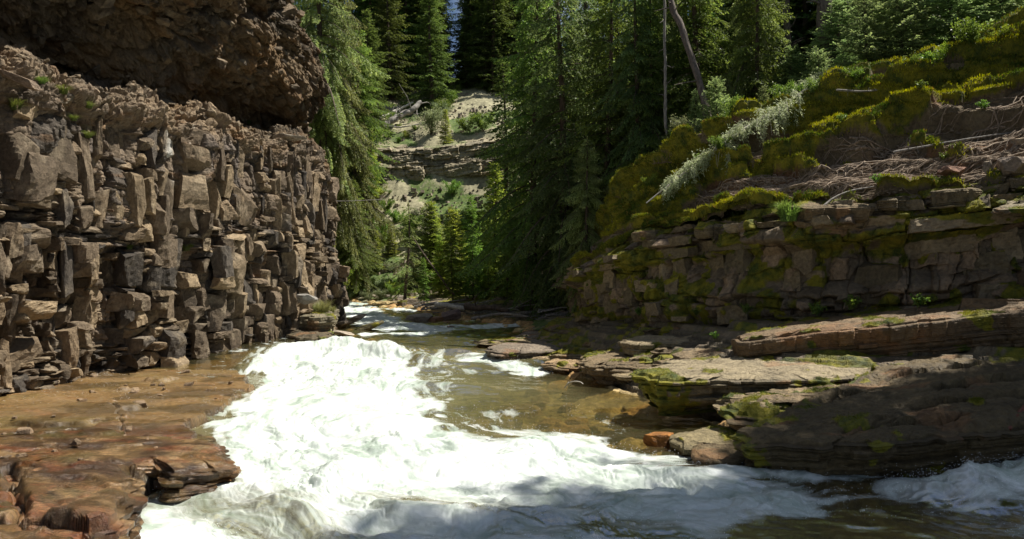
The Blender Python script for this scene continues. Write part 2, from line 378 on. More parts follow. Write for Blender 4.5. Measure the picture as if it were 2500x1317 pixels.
    c = mix(c, (.26,.17,.08), up*sstep(.25, .7, fbm(S*.5, Tt*.9, o=3, seed=72))*.5); c = mix(c, (.10,.09,.075), up*sstep(.0,.4,fbm(S*.4+9, Tt*.5, o=4, seed=77))*.7)
    # rusty iron-stained beds and dark water stains along the foot
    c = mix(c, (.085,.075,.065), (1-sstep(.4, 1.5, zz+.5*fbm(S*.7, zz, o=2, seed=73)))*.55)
    c = mix(c, (.26,.15,.07), sstep(.45, .8, fbm(S*.8, zz*3, o=3, seed=74))*.45)
    # pale mineral streak
    sk = np.exp(-((S-21.55-.12*vn(zz*1.3, 0, seed=4))/.13)**2)*sstep(6.9, 7.3, zz)*(1-sstep(8.9, 9.2, zz))*sstep(-.5, .2, fbm(S*6, zz*1.5, o=3, seed=75))
    c = mix(c, (.62,.60,.55), np.clip(sk*1.3, 0, .95))
    c = c*np.array([.80,.74,.66], np.float32)
    mask = np.zeros(S.shape+(3,), np.float32)
    mask[..., 1] = (1-sstep(.15, .9, zz-.4))*.6
    mask[..., 0] = (sstep(.45, .75, fbm(S*1.2, zz*1.5, o=3, seed=76))*(1-sstep(.6, 1.6, zz)))*.45
    V = np.stack([X, Y, Zf], -1)
    # separate jointed blocks standing proud of that wall
    rb = np.random.RandomState(88); Cn, Sz, Ax, Up, Ou, Kd = [], [], [], [], [], []
    def put(s0, z0, w, h, dpt, prot, kd, rot=.35):
        i = int(np.clip(np.searchsorted(s, s0), 0, len(s)-1)); j = int(np.argmin(np.abs(Q[:len(t)//2, 1]+.55-z0))) if z0 < 9.2 else None
        tx, ty = T[i]; nx, ny = Nn[i]; a_ = rb.normal(.05, rot); ca, sa = math.cos(a_), math.sin(a_)
        A_ = np.array([tx*ca+nx*sa, ty*ca+ny*sa, 0]); O_ = np.array([A_[1], -A_[0], 0.]); tl_ = rb.normal(0, .045); U_ = unit1(np.array([0, 0, 1.])+tl_*A_+rb.normal(0, .08)*O_)
        if kd == 3:
            jj = int(z0); P_ = V[i, jj].astype(float); nq = np.array([nx*Nq[jj, 0], ny*Nq[jj, 0], Nq[jj, 1]]); Cn.append(P_+nq*prot); r3 = unit1(rb.normal(size=3)+np.array([0,0,2.])); A3 = unit1(np.cross(r3, rb.normal(size=3))); Cn[-1] = Cn[-1]
            Ax.append(A3); Up.append(r3); Ou.append(np.cross(A3, r3)); Sz.append((w, h, dpt)); Kd.append(kd); return
        bg_ = big[i, j]; P_ = np.array([P[i, 0]+nx*(Q[j, 0]+bg_+prot-dpt/2), P[i, 1]+ny*(Q[j, 0]+bg_+prot-dpt/2), z0-.55+(.4*0)+float((lift+zend)[i, 0])*float(sstep(6.2, 8.5, Q[j, 1]))])
        Cn.append(P_); Sz.append((w, h, dpt)); Ax.append(A_); Up.append(U_); Ou.append(np.cross(A_, U_)*-1 if np.cross(A_, U_)@O_ < 0 else np.cross(A_, U_)); Kd.append(kd)
    s0 = 6.0
    while s0 < s[-1]-2:                                   # columns
        w = .22*math.exp(rb.normal(.45, .45)); z0 = rb.uniform(.55, 1.0); ztop_ = 4.75+.55*math.sin(s0*.55)+.3*math.sin(s0*1.7)+(1.6 if rb.rand() < .22 else 0); colp = rb.uniform(-.14, .24)
        while z0 < ztop_-.1:
            h = rb.choice([.22, .5, .85, 1.25], p=[.25,.3,.25,.2])*rb.uniform(.85, 1.15); h = min(h, ztop_+.15-z0)
            for e_ in (2.15, 3.4): h = (e_-z0+rb.normal(0, .05)) if z0 < e_-.1 < z0+h-.25 and rb.rand() < .75 else h
            if h > .12 and rb.rand() < .86: put(s0+rb.normal(0, .04), z0+h/2, w*rb.uniform(.9, 1.25), h*rb.uniform(.96, 1.08), rb.uniform(.5, .9), colp+rb.choice([-.22, 0, .12, .3], p=[.2,.35,.3,.15])+rb.uniform(-.06, .08), 0, .28)
            z0 += h
        s0 += w*(rb.uniform(.85, 1.08) if rb.rand() < .8 else rb.uniform(1.3, 1.7))
    for z0 in np.arange(-.35, 1.15, .13):                 # thin beds at the foot
        s0 = 6+rb.rand()
        while s0 < s[-1]-2:
            w = rb.uniform(.18, .75); 
            if rb.rand() < .7: put(s0, z0+.55+rb.normal(0, .03), w, rb.uniform(.07, .16), .6, rb.uniform(-.28, .12)+.10*math.sin(s0*2.1), 1, .25)
            s0 += w*rb.uniform(.9, 1.5)
    for z0 in np.arange(4.75, 5.9, .15):                  # shale band
        s0 = 6+rb.rand()
        while s0 < s[-1]-2:
            w = rb.uniform(.3, 1.2)
            if rb.rand() < .6: put(s0, z0+.4*math.sin(s0*.55)+rb.normal(0, .04), w, rb.uniform(.06, .22), .5, rb.uniform(-.30, .08), 1, .15)
            s0 += w*rb.uniform(1, 1.8)
    s0 = 6.0
    while s0 < s[-1]-2:                                   # massive blocks under the crest
        w = .42*math.exp(rb.normal(.1, .55)); z0 = 5.35+.5*math.sin(s0*.55)+rb.uniform(-.1, .5); colp = rb.uniform(-.1, .15)
        while z0 < 8.7:
            h = rb.choice([.4, .8, 1.3, 1.9], p=[.25,.3,.25,.2])*rb.uniform(.85, 1.15); h = min(h, 9.0-z0)
            if h > .2 and rb.rand() < .85: put(s0+rb.normal(0, .06), z0+h/2, w*rb.uniform(.8, 1.08), h*.98, rb.uniform(.6, .9), colp+rb.uniform(-.12, .12)-.35*max(0, z0+h-8.6), 2, .2)
            z0 += h
        s0 += w*rb.uniform(.9, 1.2)
    jlo = int(np.searchsorted(t, tl-.2)); jlo = int(np.argmin(np.abs(Q[:, 1]-9.0)))
    for q in range(1500):                                 # loose rubble on the crest, rough chunks in the overhang
        jj = rb.randint(jlo-20, jlo+40) if q < 620 else rb.randint(jlo+60, len(t)-20); sz_ = rb.uniform(.08, .26) if q < 620 else .16*math.exp(rb.normal(.35, .5))
        put(rb.uniform(6, s[-1]-3), jj, sz_*rb.uniform(.8, 1.8), sz_*rb.uniform(.3, .9), sz_, -.02 if q < 620 else rb.uniform(-.3, .25)*sz_, 3)
    Cn, Sz, Ax, Up, Ou = map(np.array, (Cn, Sz, Ax, Up, Ou)); Kd = np.array(Kd)
    BV, BF = box_rocks(Cn, Ax, Up, Ou, Sz, 91, m=9, chops=4, skew=.14, rough=.022)
    cb = np.array([(.215,.168,.12), (.105,.092,.08), (.28,.215,.145), (.16,.125,.09), (.34,.265,.175)])[rb.randint(0, 5, len(Cn))]
    cb[Kd == 3] = cb[Kd == 3]*.55+np.array([.17,.13,.085])*.45; upm = (Kd == 3)&(Cn[:, 2] < 9.9); cb[upm] = np.array([.31,.25,.18])
    cb = cb*np.array([.84,.80,.735])*rb.uniform(.5, 1.0, (len(cb), 1)); BC = np.repeat(cb[:, None], BV.shape[1], 1).astype(np.float32)
    BC *= (1+.30*fbm(BV[..., 0]*1.5, BV[..., 1]*1.5, BV[..., 2]*2.5, o=4, seed=92))[..., None]
    BC = mix(BC, (.33,.265,.18), sstep(.15,.6,fbm(BV[..., 0]*2, BV[..., 1]*2, BV[..., 2]*3, o=3, seed=93))*.45)
    BC = mix(BC, (.60,.58,.52), np.exp(-((BV[..., 1]-25.2)/.16)**2)*sstep(6.3, 6.9, BV[..., 2])*(1-sstep(8.6,8.9,BV[..., 2]))*.85)
    BM = np.zeros_like(BC); BM[..., 1] = (1-sstep(.1,.6,BV[..., 2]))*.6
    Vall = np.vstack([V.reshape(-1, 3), BV.reshape(-1, 3)]); nv = V.shape[0]*V.shape[1]
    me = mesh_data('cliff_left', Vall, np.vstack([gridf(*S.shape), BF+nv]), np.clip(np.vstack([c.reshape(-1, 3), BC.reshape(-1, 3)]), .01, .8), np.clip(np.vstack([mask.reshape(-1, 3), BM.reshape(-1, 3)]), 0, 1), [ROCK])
    o = obj('cliff_left', me); tagit(o, 'tall jointed brown cliff of stacked rock blocks under a dark overhang, left of the river', 'cliff', kind='structure')
    return V
VL = left_cliff()

# ------------------------------------------------------------------ right cliff and bank
CP = [1340,1400,1530,1700,1900,2130,2300,2500,2900,3400]
def line(pts):    # (px,py,d) per CP entry
    return np.array([W(*p) for p in pts])
L0 = line([(1392,778,36),(1384,775,30.5),(1480,768,27.5),(1690,770,23.6),(1900,778,21.2),(2130,768,19.9),(2300,752,19.2),(2500,735,18.6),(2900,700,17.2),(3400,640,15)])
L1 = line([(1410,660,36),(1402,655,30.8),(1530,585,27.4),(1700,540,24),(1900,500,21.6),(2130,478,20.4),(2300,460,19.8),(2500,422,19.2),(2900,370,18),(3400,300,15.5)])
L2 = line([(1440,640,37),(1435,630,31.8),(1535,500,28.8),(1715,450,25.6),(1900,415,23.4),(2130,372,22.4),(2300,340,21.8),(2500,292,21.2),(2900,200,20),(3400,100,17)])
L3 = line([(1480,640,38.5),(1480,600,33),(1570,440,30.2),(1740,368,27.6),(1915,275,25.6),(2100,212,25),(2300,150,24.4),(2500,88,23.8),(2900,-30,23),(3400,-160,20)])
L4 = L3 + np.array([.4, 2.4, .1]); L4[:2, 2] = [2.2, 3.6]
L5 = L3 + np.array([1.5, 8, .6]); L5[:3, 2] = [2.0, 3.0, 5.5]
def dense(L, n): return resample(L, n=n, smooth=2)[0]
def right_cliff():
    ns = 860
    A = dense(L0, ns); B = dense(L1, ns)
    s = np.r_[0, np.cumsum(np.linalg.norm(np.diff(A[:, :2], axis=0), axis=1))].astype(np.float32)
    nt_ = 170; v = np.linspace(0, 1, nt_).astype(np.float32)
    S, Vv = np.meshgrid(s, v, indexing='ij')
    H = (B[:, 2]-A[:, 2]).astype(np.float32)[:, None]
    A2 = A.copy(); A2[:, 2] -= .35
    X = A2[:, 0][:, None]*(1-Vv)+B[:, 0][:, None]*Vv; Y = A2[:, 1][:, None]*(1-Vv)+B[:, 1][:, None]*Vv; Z = A2[:, 2][:, None]*(1-Vv)+B[:, 2][:, None]*Vv
    T = np.gradient(A[:, :2], axis=0); T /= np.linalg.norm(T, axis=1)[:, None]; Nn = np.stack([T[:, 1], -T[:, 0]], 1)
    tt = Vv*3.1      # bed coordinate follows the dip of the wall
    e1 = [-.5,.62,.85,2.12,2.5,2.8,3.3]
    o1, r1, d1 = blocks(S, tt, e1, lambda q: [1.3,1.2,1.2,2.0,1.2,1.0][q], lambda q: [.26,.26,.22,.24,.3,.25][q], .2, .16, 101, wob=.13, wedge=.5, brk=.22)
    e2 = np.cumsum(np.r_[-.3, np.random.RandomState(2).uniform(.3,.9,10)])
    o2, r2, d2 = blocks(S, tt, e2, .5, .07, .04, .25, 103, wob=.12, wedge=.5, brk=.6)
    f1, f2, cid = cell(S*1.6+.4*vn(S, tt), tt*2.0, 105)
    prof = .42*sstep(1.9, 2.15, tt+.15*vn(S*.4, 0, seed=5)) - .45*sstep(2.5, 3.1, tt) - .35*np.exp(-((tt-.1)/.22)**2)
    prof -= .6*sstep(12, 18, S)*sstep(.8, 1.2, tt)*(1-sstep(1.85, 2.1, tt))     # undercut below the cap bed to the right
    disp = .6*o1+.7*o2+prof+.55*fbm(S*.30, tt*.5, o=3, seed=110)+.04*fbm(S*5, tt*5, o=4, seed=111)+.22*(cid-.5)*sstep(.0,.3,fbm(S*.6,tt*.6,o=2,seed=113))
    moss = sstep(.12, .5, fbm(S*.7, tt*.9, o=4, seed=120)+.35*np.exp(-((tt-2.15)/.12)**2)+.9*sstep(2.75, 3.1, tt)+.15)
    moss = np.maximum(moss*.85, sstep(.35,.6,fbm(S*2.5, tt*2, o=3, seed=122)+.5*np.exp(-(tt/.35)**2)))
    disp += moss*.05*(1+fbm(S*7, tt*7, o=2, seed=121))
    X0, Y0 = X, Y
    X = X + Nn[:, 0][:, None]*disp; Y = Y + Nn[:, 1][:, None]*disp
    c = cols((.17,.13,.085), S.shape)
    c = mix(c, (.15,.11,.08), sstep(.4, .8, r1)*.7); c = mix(c, (.31,.22,.14), sstep(.6, .9, r2)*.7)
    c *= (1+.3*fbm(S*1.3, tt*2, o=3, seed=130))[..., None]
    mask = np.zeros(S.shape+(3,), np.float32); mask[..., 0] = moss; mask[..., 1] = .15
    V = np.stack([X, Y, Z], -1)
    rb = np.random.RandomState(188); Cn, Sz, Ax, Up, Ou = [], [], [], [], []
    def put(s0, v0, w, h, dpt, prot, rot=.2):
        i = int(np.clip(np.searchsorted(s, s0), 1, len(s)-2)); j = int(np.clip(v0*(nt_-1), 0, nt_-1)); tx, ty = T[i]; nx, ny = Nn[i]; a_ = rb.normal(0, rot); ca, sa = math.cos(a_), math.sin(a_)
        A_ = np.array([tx*ca+nx*sa, ty*ca+ny*sa, (B[i, 2]-B[i-1, 2])/(s[i]-s[i-1]+1e-6)*.7]); A_ = unit1(A_); O_ = unit1(np.array([A_[1], -A_[0], 0.])); U_ = unit1(np.array([0, 0, 1.])+rb.normal(0, .07)*A_+rb.normal(0, .08)*O_)
        dm = float(np.median(disp[max(i-6,0):i+7, j])); P_ = np.array([X0[i, j]+nx*(dm+prot-dpt/2), Y0[i, j]+ny*(dm+prot-dpt/2), Z[i, j]]); Cn.append(P_); Sz.append((w, h, dpt)); Ax.append(A_); Up.append(U_); Ou.append(unit1(np.cross(U_, A_))*1.0)
    for (v0, v1, hh, wlo, whi, pr, dens) in [(.0,.06,.10,.2,.6,.10,.6),(.06,.24,.5,.25,1.3,.08,.6),(.26,.52,.62,.3,1.5,.04,.6),(.40,.68,.58,.3,1.2,.02,.55),(.30,.66,.58,.5,1.1,.0,.4),(.70,.79,.26,.6,2.0,.16,.85),(.80,.88,.22,.3,1.0,.10,.8),(.88,.97,.26,.3,.9,.08,.7)]:
        s0 = rb.rand()
        while s0 < s[-1]-.5:
            w = rb.uniform(wlo, whi); i = int(np.clip(np.searchsorted(s, s0), 0, len(s)-1)); Hh = float(H[i, 0])+.35
            if rb.rand() < dens: put(s0, (v0+v1)/2+rb.normal(0, .035), w, (v1-v0)*Hh*rb.uniform(.5, 1.15), rb.uniform(.5,.9), pr+rb.uniform(-.14, .12))
            s0 += w*rb.uniform(.9, 1.15)
    Cn, Sz, Ax, Up, Ou = map(np.array, (Cn, Sz, Ax, Up, Ou)); BV, BF = box_rocks(Cn, Ax, Up, Ou, Sz, 191, m=12, chops=5, skew=.19, rough=.03)
    cb = np.array([(.22,.17,.10), (.15,.12,.072), (.27,.21,.13), (.18,.14,.085)])[rb.randint(0, 4, len(Cn))]*rb.uniform(.75, 1.2, (len(Cn), 1)); BC = np.repeat(cb[:, None], BV.shape[1], 1).astype(np.float32)
    BC *= (1+.30*fbm(BV[..., 0]*1.5, BV[..., 1]*1.5, BV[..., 2]*2.5, o=4, seed=192))[..., None]
    BM = np.zeros_like(BC); rel = (BV-Cn[:, None].astype(np.float32)); topf = (rel*Up[:, None]).sum(-1)/(Sz[:, None, 1]/2)
    BM[..., 0] = sstep(.35, .7, fbm(BV[..., 0]*1.1, BV[..., 1]*1.1, BV[..., 2]*1.6, o=4, seed=193)+.55*sstep(.75, 1., topf)+.12); BM[..., 1] = .15
    Vall = np.vstack([V.reshape(-1, 3), BV.reshape(-1, 3)]); nv = V.shape[0]*V.shape[1]
    FUZZ.append((BV.reshape(-1, 3), BM[..., 0].ravel()))
    me = mesh_data('cliff_right', Vall, np.vstack([gridf(*S.shape), BF+nv]), np.clip(np.vstack([c.reshape(-1, 3), BC.reshape(-1, 3)]), .01, .8), np.clip(np.vstack([mask.reshape(-1, 3), BM.reshape(-1, 3)]), 0, 1), [ROCK])
    tagit(obj('cliff_right', me), 'low brown mossy rock wall above the stepped ledges on the right bank', 'cliff', kind='structure')
    return V, mask
VR, MR_ = right_cliff()
def bank():
    ns = 700
    rows = [dense(L, ns) for L in (L1+np.array([0,.25,-.25]), L2, L3, L4, L5)]
    cnt = [95, 115, 50, 45]
    seg = []
    for (a, b), n in zip(zip(rows[:-1], rows[1:]), cnt):
        v = np.linspace(0, 1, n, endpoint=False)[None, :, None]; seg.append(a[:, None]*(1-v)+b[:, None]*v)
    G = np.concatenate(seg, 1); G = G.astype(np.float32)
    # round the creases between rows
    for _ in range(30): G[:, 1:-1] = (G[:, :-2]+2*G[:, 1:-1]+G[:, 2:])/4
    du = np.gradient(G, axis=0); dv = np.gradient(G, axis=1); Nn = np.cross(du, dv); Nn /= np.linalg.norm(Nn, axis=-1, keepdims=True)+1e-9
    if Nn[..., 2].mean() < 0: Nn = -Nn
    x, y, z = G[..., 0], G[..., 1], G[..., 2]
    J = np.broadcast_to(np.arange(G.shape[1])[None], x.shape)
    vv = J/ (cnt[0]+cnt[1])      # 0 wall top .. 1 ridge
    u = x*.8; w = z*1.15+y*.3
    # moss cushions
    f1, f2, cid = cell(u*1.5+.35*vn(u*2, w*2), w*2.2+.35*vn(u*2, w*2, seed=4), 201); dome = np.sqrt(np.clip(1-(f1*1.25)**2, 0, 1))
    k1, k2, kid = cell(u*4.5+.3*vn(u*5, w*5), w*5.5, 203); d2 = np.sqrt(np.clip(1-(k1*1.2)**2, 0, 1))
    field = .07+.75*fbm(u*.45, w*.8, o=4, seed=210)+.5*(dome-.55)+.42*sstep(.55, .95, vv)+.35*np.exp(-((vv)/.08)**2)-.12
    field += .4*np.exp(-((x-11.5)/3.0)**2-((z-6.5)/.7)**2)       # bright cushions low on the right
    field -= .45*np.exp(-((x-9.)/3.2)**2-((z-6.2)/.8)**2)        # bare root-covered soil in the middle
    moss = sstep(.02, .16, field)
    disp = moss*(.36*dome*(.2+cid)+.17*d2+.08) + .22*fbm(u*.6, w*.6, o=3, seed=211) + (1-moss)*(.09*fbm(u*3, w*5, o=4, seed=212)+.03*np.abs(fbm(u*9, w*3, o=2, seed=213)))
    # turf lip overhanging the soil just under the ridge
    disp += .75*np.exp(-((vv-.97)/.07)**2)*sstep(-.4,.3,fbm(u*.5, 2, o=2, seed=214)) - .75*np.exp(-((vv-.80)/.08)**2) - .35*np.exp(-((vv-.42+.1*fbm(u*.4, 0, o=2, seed=215))/.05)**2) + .25*np.exp(-((vv-.52+.1*fbm(u*.4, 0, o=2, seed=215))/.05)**2)
    mup = moss*np.clip(.36*dome*(.2+cid)+.17*d2, 0, 1)
    G2 = G + Nn*(disp-mup*.5)[..., None]; G2[..., 2] += mup*.75; G2[..., 2] += .5*(terrace(G2[..., 2]+.2*fbm(u*.7, w, o=2, seed=216), 217, .3, .7, .45, 0, 20)[0]-G2[..., 2])*(vv < 1)*(vv > .05)
    c = cols((.135,.10,.058), x.shape)
    c = mix(c, (.22,.17,.10), sstep(0, .6, fbm(u*2, w*2, o=4, seed=220))*.6)
    c = mix(c, (.22,.10,.045), sstep(.4, .7, fbm(u*.9, w*.9, o=3, seed=221))*.6)
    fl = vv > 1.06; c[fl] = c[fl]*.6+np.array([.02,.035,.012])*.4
    mask = np.zeros(x.shape+(3,), np.float32); mask[..., 0] = moss*np.where(fl, .6, 1)
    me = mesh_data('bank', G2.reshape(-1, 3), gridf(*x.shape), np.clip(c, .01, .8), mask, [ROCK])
    tagit(obj('bank', me), 'steep earthy bank with golden moss cushions and bare roots above the right rock wall', 'bank', kind='structure')
    return G2, Nn, moss, vv
GB, NB, MB_, VB = bank()

# ------------------------------------------------------------------ far cliff and background hills
HP = [W(*p) for p in [(980,742,51),(1180,768,42.5),(1290,778,39),(1345,775,37),(862,716,56),(1080,700,55),(1250,710,52),
  (950,640,61),(1100,610,63),(1220,600,63),(1080,560,66.5),(960,560,66.5),(1200,560,67),(1050,500,70.5),(930,478,72),(1180,480,72),(880,520,70),
  (900,345,77.5),(1050,337,77.5),(1200,328,77.5),(1300,320,78),(950,285,84),(1060,270,86),(1150,232,91),(1210,232,91),(1060,200,105),(900,200,105),(1200,190,110)]]
HP += [np.array(p) for p in [(-9,36,-.2),(-5,36,-.1),(-2,36.5,.0),(-10.5,42,.2),(-6.5,43,.2),(-11,48,.4),(-15,54,.5),(-22,57,.6),(-13,41,4.),(-17,44,6),(-30,48,12),(-18,64,3.5),(-26,66,6),(-24,76,16),(-40,70,22),(-22,85,22),(-45,100,30),(0,120,26),
  (-20,130,30),(40,130,34),(20,62,7),(12,55,4),(32,60,11),(45,95,26),(18,85,17),(5,48,1.6),(10,44,2.6),(8,38,2.0),(5,37,1.4),(14,36,4.5),(20,34,7.5),(30,36,11),(45,40,15),(12,75,12),(0,30,.8),(60,60,20),(70,30,18),(20,45,6),(-60,130,40),(70,130,36)]]
HT = TPS(HP)
CH = [(-22, 70), (-17, 72), (-13,73.5), (-8,73.3), (-3,73.6), (3,74), (9,76), (16,79)]
def hill_z(x, y): return HT(x, y)
def hills():
    x = np.arange(-62, 74, .34, dtype=np.float32); y = 33+ (np.linspace(0, 1, 330)**1.35*105).astype(np.float32)
    X, Y = np.meshgrid(x, y, indexing='ij'); Z = HT(X, Y).astype(np.float32)
    n = fbm(X*.25, Y*.25, o=5, seed=300)
    Z = Z + .5*n*sstep(1.2, 4, Z)+ .10*fbm(X*1.5, Y*1.5, o=4, seed=301)
    # trough where the far cliff stands: pull the ground at its foot down, step up behind the sheet
    c = cols((.27,.25,.155), X.shape)
    c *= (1+.35*fbm(X*.9, Y*.9, o=4, seed=302))[..., None]
    g = sstep(-.25, .25, fbm(X*.35, Y*.35, o=5, seed=303)+.3*(Z < 6)+.06)
    g = np.where((np.abs(X+3.5) < 4) & (Y > 84) & (Y < 96), g*.1, g)
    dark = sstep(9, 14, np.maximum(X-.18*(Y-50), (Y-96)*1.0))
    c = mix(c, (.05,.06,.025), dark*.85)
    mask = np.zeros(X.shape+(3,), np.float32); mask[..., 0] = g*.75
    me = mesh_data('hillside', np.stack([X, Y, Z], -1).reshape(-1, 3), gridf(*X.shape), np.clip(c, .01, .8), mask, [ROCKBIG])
    tagit(obj('hillside', me), 'pale gravelly talus slope patched with green beyond the river bend', 'hill', kind='structure')
hills()
def far_cliff():
    P, s = resample(CH, step=.085, smooth=1); P = P.astype(np.float32)
    t = np.arange(0, 8.2, .075, dtype=np.float32); S, Tt = np.meshgrid(s.astype(np.float32), t, indexing='ij')
    rs = np.random.RandomState(8); e = np.cumsum(np.r_[-.5, rs.uniform(.25,.95,20)])
    e[7:] += .8
    o1, r1, d1 = blocks(S, Tt, e, lambda q: 1.2+rs.rand(), lambda q: .22, .22, .10, 401, wob=.16)
    e2 = np.cumsum(np.r_[-.5, rs.uniform(.14,.3,50)])
    o2, r2, d2 = blocks(S, Tt, e2, .8, .06, .08, .1, 402, wob=.08)
    disp = o1+o2+.5*fbm(S*.2, Tt*.2, o=3, seed=403)+.12*fbm(S*2, Tt*2, o=3, seed=404) - .035*Tt*Tt*(Tt > 5)*.3
    disp += .25*sstep(3.2, 3.4, Tt)-.1*Tt
    # small pale pinnacle standing off the wall
    disp += 1.1*np.exp(-((S-10.7)/.42)**2)*(1-sstep(1.6, 4.2, Tt+abs(S-10.7)*1.5))
    base = 10.2 + .02*P[:, 0][:, None]
    Z = base + Tt + .5*np.sin(P[:, 0][:, None]*.2)+ .06*P[:, 0][:, None]
    X = P[:, 0][:, None]+0*Tt; Y = P[:, 1][:, None]-disp
    # top leans back into the slope
    Y = Y + 1.6*sstep(6.6, 8.2, Tt)*2
    c = cols((.25,.215,.14), S.shape); c = mix(c, (.16,.14,.10), sstep(.5,.8,r1)*.7); c = mix(c, (.34,.29,.20), sstep(.6,.85,r2)*.6)
    c *= (1+.25*fbm(S*.8, Tt*2, o=3, seed=405))[..., None]
    c = mix(c, (.42,.37,.28), np.exp(-((S-10.7)/.5)**2)*(Tt < 4)*.8)
    mask = np.zeros(S.shape+(3,), np.float32); mask[..., 0] = .6*sstep(.25,.5,fbm(S*.7, Tt*.7, o=3, seed=406)+.3*(Tt > 7))
    me = mesh_data('cliff_far', np.stack([X, Y, Z], -1).reshape(-1, 3), gridf(*S.shape), np.clip(c, .01, .8), mask, [ROCKBIG])
    tagit(obj('cliff_far', me), 'far pale olive band of layered cliff halfway up the slope above the river bend', 'cliff', kind='structure')
far_cliff()

# ------------------------------------------------------------------ river bed, left shelf, right shelf
def zw(x, y):
    return np.interp(y, [0, 24, 26.5, 29, 36, 44, 53, 62], [0, 0.03, .30, .48, .66, .9, 1.15, 1.4])
SH = [(573,1146,.05),(549,1090,.36),(505,1048,.3),(470,1026,.22),(560,1000,.10),(622,955,.06),(592,905,.09),(640,872,.13),(730,852,.3),(760,842,.36),(800,800,.5)]
SHELF = [UZ(*p)[:2] for p in SH]+[(-9.6,38),(-13,40),(-19,40),(-22,4)]+[(-5.2,4),(-5.05,6.2)]+[UZ(*p)[:2] for p in [(262,1400,.82),(268,1318,.8),(270,1264,.8),(322,1226,.76),(300,1186,.75),(344,1166,.7),(303,1132,.68),(392,1108,.58),(425,1148,.4)]]
def shelf_left():
    x = np.arange(-17.5, -3.8, .03, dtype=np.float32); y = np.concatenate([np.arange(6.2, 20, .03), np.arange(20, 41, .06)]).astype(np.float32)
    X, Y = np.meshgrid(x, y, indexing='ij')
    Xn = X+.18*fbm(X*1.1, Y*1.1, o=4, seed=501)+.04*vn(X*9,Y*9,seed=3); Yn = Y+.14*fbm(X*1.3, Y*1.3, o=4, seed=502)
    d = sdf_poly(Xn, Yn, SHELF)-.28*(1-sstep(14.5, 16.5, Y))
    top = np.interp(Y, [6, 9, 10, 13, 15.5, 18, 26, 30, 34, 40], [.92,.82,.76,.47,.36,.27,.24,.40,.58,.7]).astype(np.float32)
    nz = fbm(X*.35+.3*Y*.1, Y*.6, o=4, seed=503)
    top = top + .10*nz
    top = top - .16*(1-sstep(13.6, 15.2, Y+.25*(X+8)))
    tz, k = terrace(top+.02*fbm(X*1.5, Y*2.2, o=3, seed=504), 505, .05, .13, .16, -3, 3)
    tz += .03*fbm(X*1.3, Y*2.6, o=4, seed=506) + .012*fbm(X*5, Y*12, o=4, seed=507)
    # joints cut through the slab
    for P in ([UZ(20,1145,.7)[:2], UZ(60,1210,.75)[:2], UZ(62,1265,.8)[:2], (-4.9,8.)], [UZ(280,990,.2)[:2], UZ(312,1062,.35)[:2], UZ(300,1132,.6)[:2]],
              [UZ(0,1063,.4)[:2], UZ(120,1068,.4)[:2], UZ(300,1075,.4)[:2]]):
        dl = dline(X+.12*vn(X*2.2, Y*2.2, seed=9)+.03*vn(X*9,Y*9,seed=8), Y+.1*vn(X*2.5, Y*2.5, seed=10), P); tz -= .07*np.exp(-(dl/.022)**2)
    tz += .03*sstep(0,.05,np.sin(dline(X,Y,[UZ(0,1063,.4)[:2],UZ(300,1075,.4)[:2]])*1.0))*0
    # stepped riser at the edge
    e, ke = terrace(np.clip(d, -1.2, .6)*2.6+.12*fbm(X*2, Y*2, o=3, seed=508), 509, .08, .3, .5, -4, 3)
    fall = np.where(d > .12, 0, (d-.12)*3.6) + .06*vn(X*5, Y*5, seed=510)*(d < .15)
    Z = np.where(d > .12, tz, tz+ (terrace(fall, 511, .1, .25, .35, -6, 1)[0]-.0))
    Z = np.maximum(Z, -1.3)
    c = cols((.125,.058,.022), X.shape)
    rr = np.random.RandomState(1).rand(200)
    c *= (.65+.6*rr[k % 200])[..., None]
    c = mix(c, (.045,.022,.010), sstep(-.1,.4,fbm(X*.8, Y*1.5, o=4, seed=520))*.8)
    c = mix(c, (.20,.12,.055), sstep(.15,.6,fbm(X*.9+5, Y*2.0, o=4, seed=521))*.7)
    c = mix(c, (.18,.04,.012), sstep(.3,.6,fbm(X*1.3+5, Y*2.6, o=4, seed=522))*.55)
    c = mix(c, (.085,.075,.02), sstep(.1,.6,fbm(X*.7+9, Y*1.1, o=4, seed=523))*.6)
    c = mix(c, (.23,.15,.06), sstep(14, 17, Y)*.65)
    c = mix(c, (.07,.045,.018), sstep(.0,.45,fbm(X*.9+3, Y*1.1, o=5, seed=525))*.75); c = mix(c, (.05,.035,.02), (d < .1)*.6)
    mask = np.zeros(X.shape+(3,), np.float32); mask[..., 1] = .75+.25*sstep(-.2,.3,fbm(X*1.1,Y*2,o=3,seed=530)); mask[..., 0] = .25*sstep(.4,.7,fbm(X*1.2, Y*1.2, o=4, seed=524))
    me = mesh_data('shelf_left', np.stack([X, Y, Z], -1).reshape(-1, 3), gridf(*X.shape), np.clip(c, .005, .8), mask, [WETROCK], smooth=False)
    tagit(obj('bedrock_shelf', me), 'wet red-brown bedrock shelf at the foot of the left cliff, jutting into the foam', 'rock shelf')
WETROCK = rock_mat('wet_rock', bump=.45, fs=11)
shelf_left()
RB = [np.r_[p[:2], p[2]-.12] for p in L0]
RB += [W(2300,880,16.6),W(1950,880,17.2),W(2080,830,18.5),W(2450,800,17.5),W(2700,900,14.5),W(1620,862,20.8),W(1480,850,24.5),W(1350,830,28.8),W(1700,830,21.4),W(1560,800,25.5)]
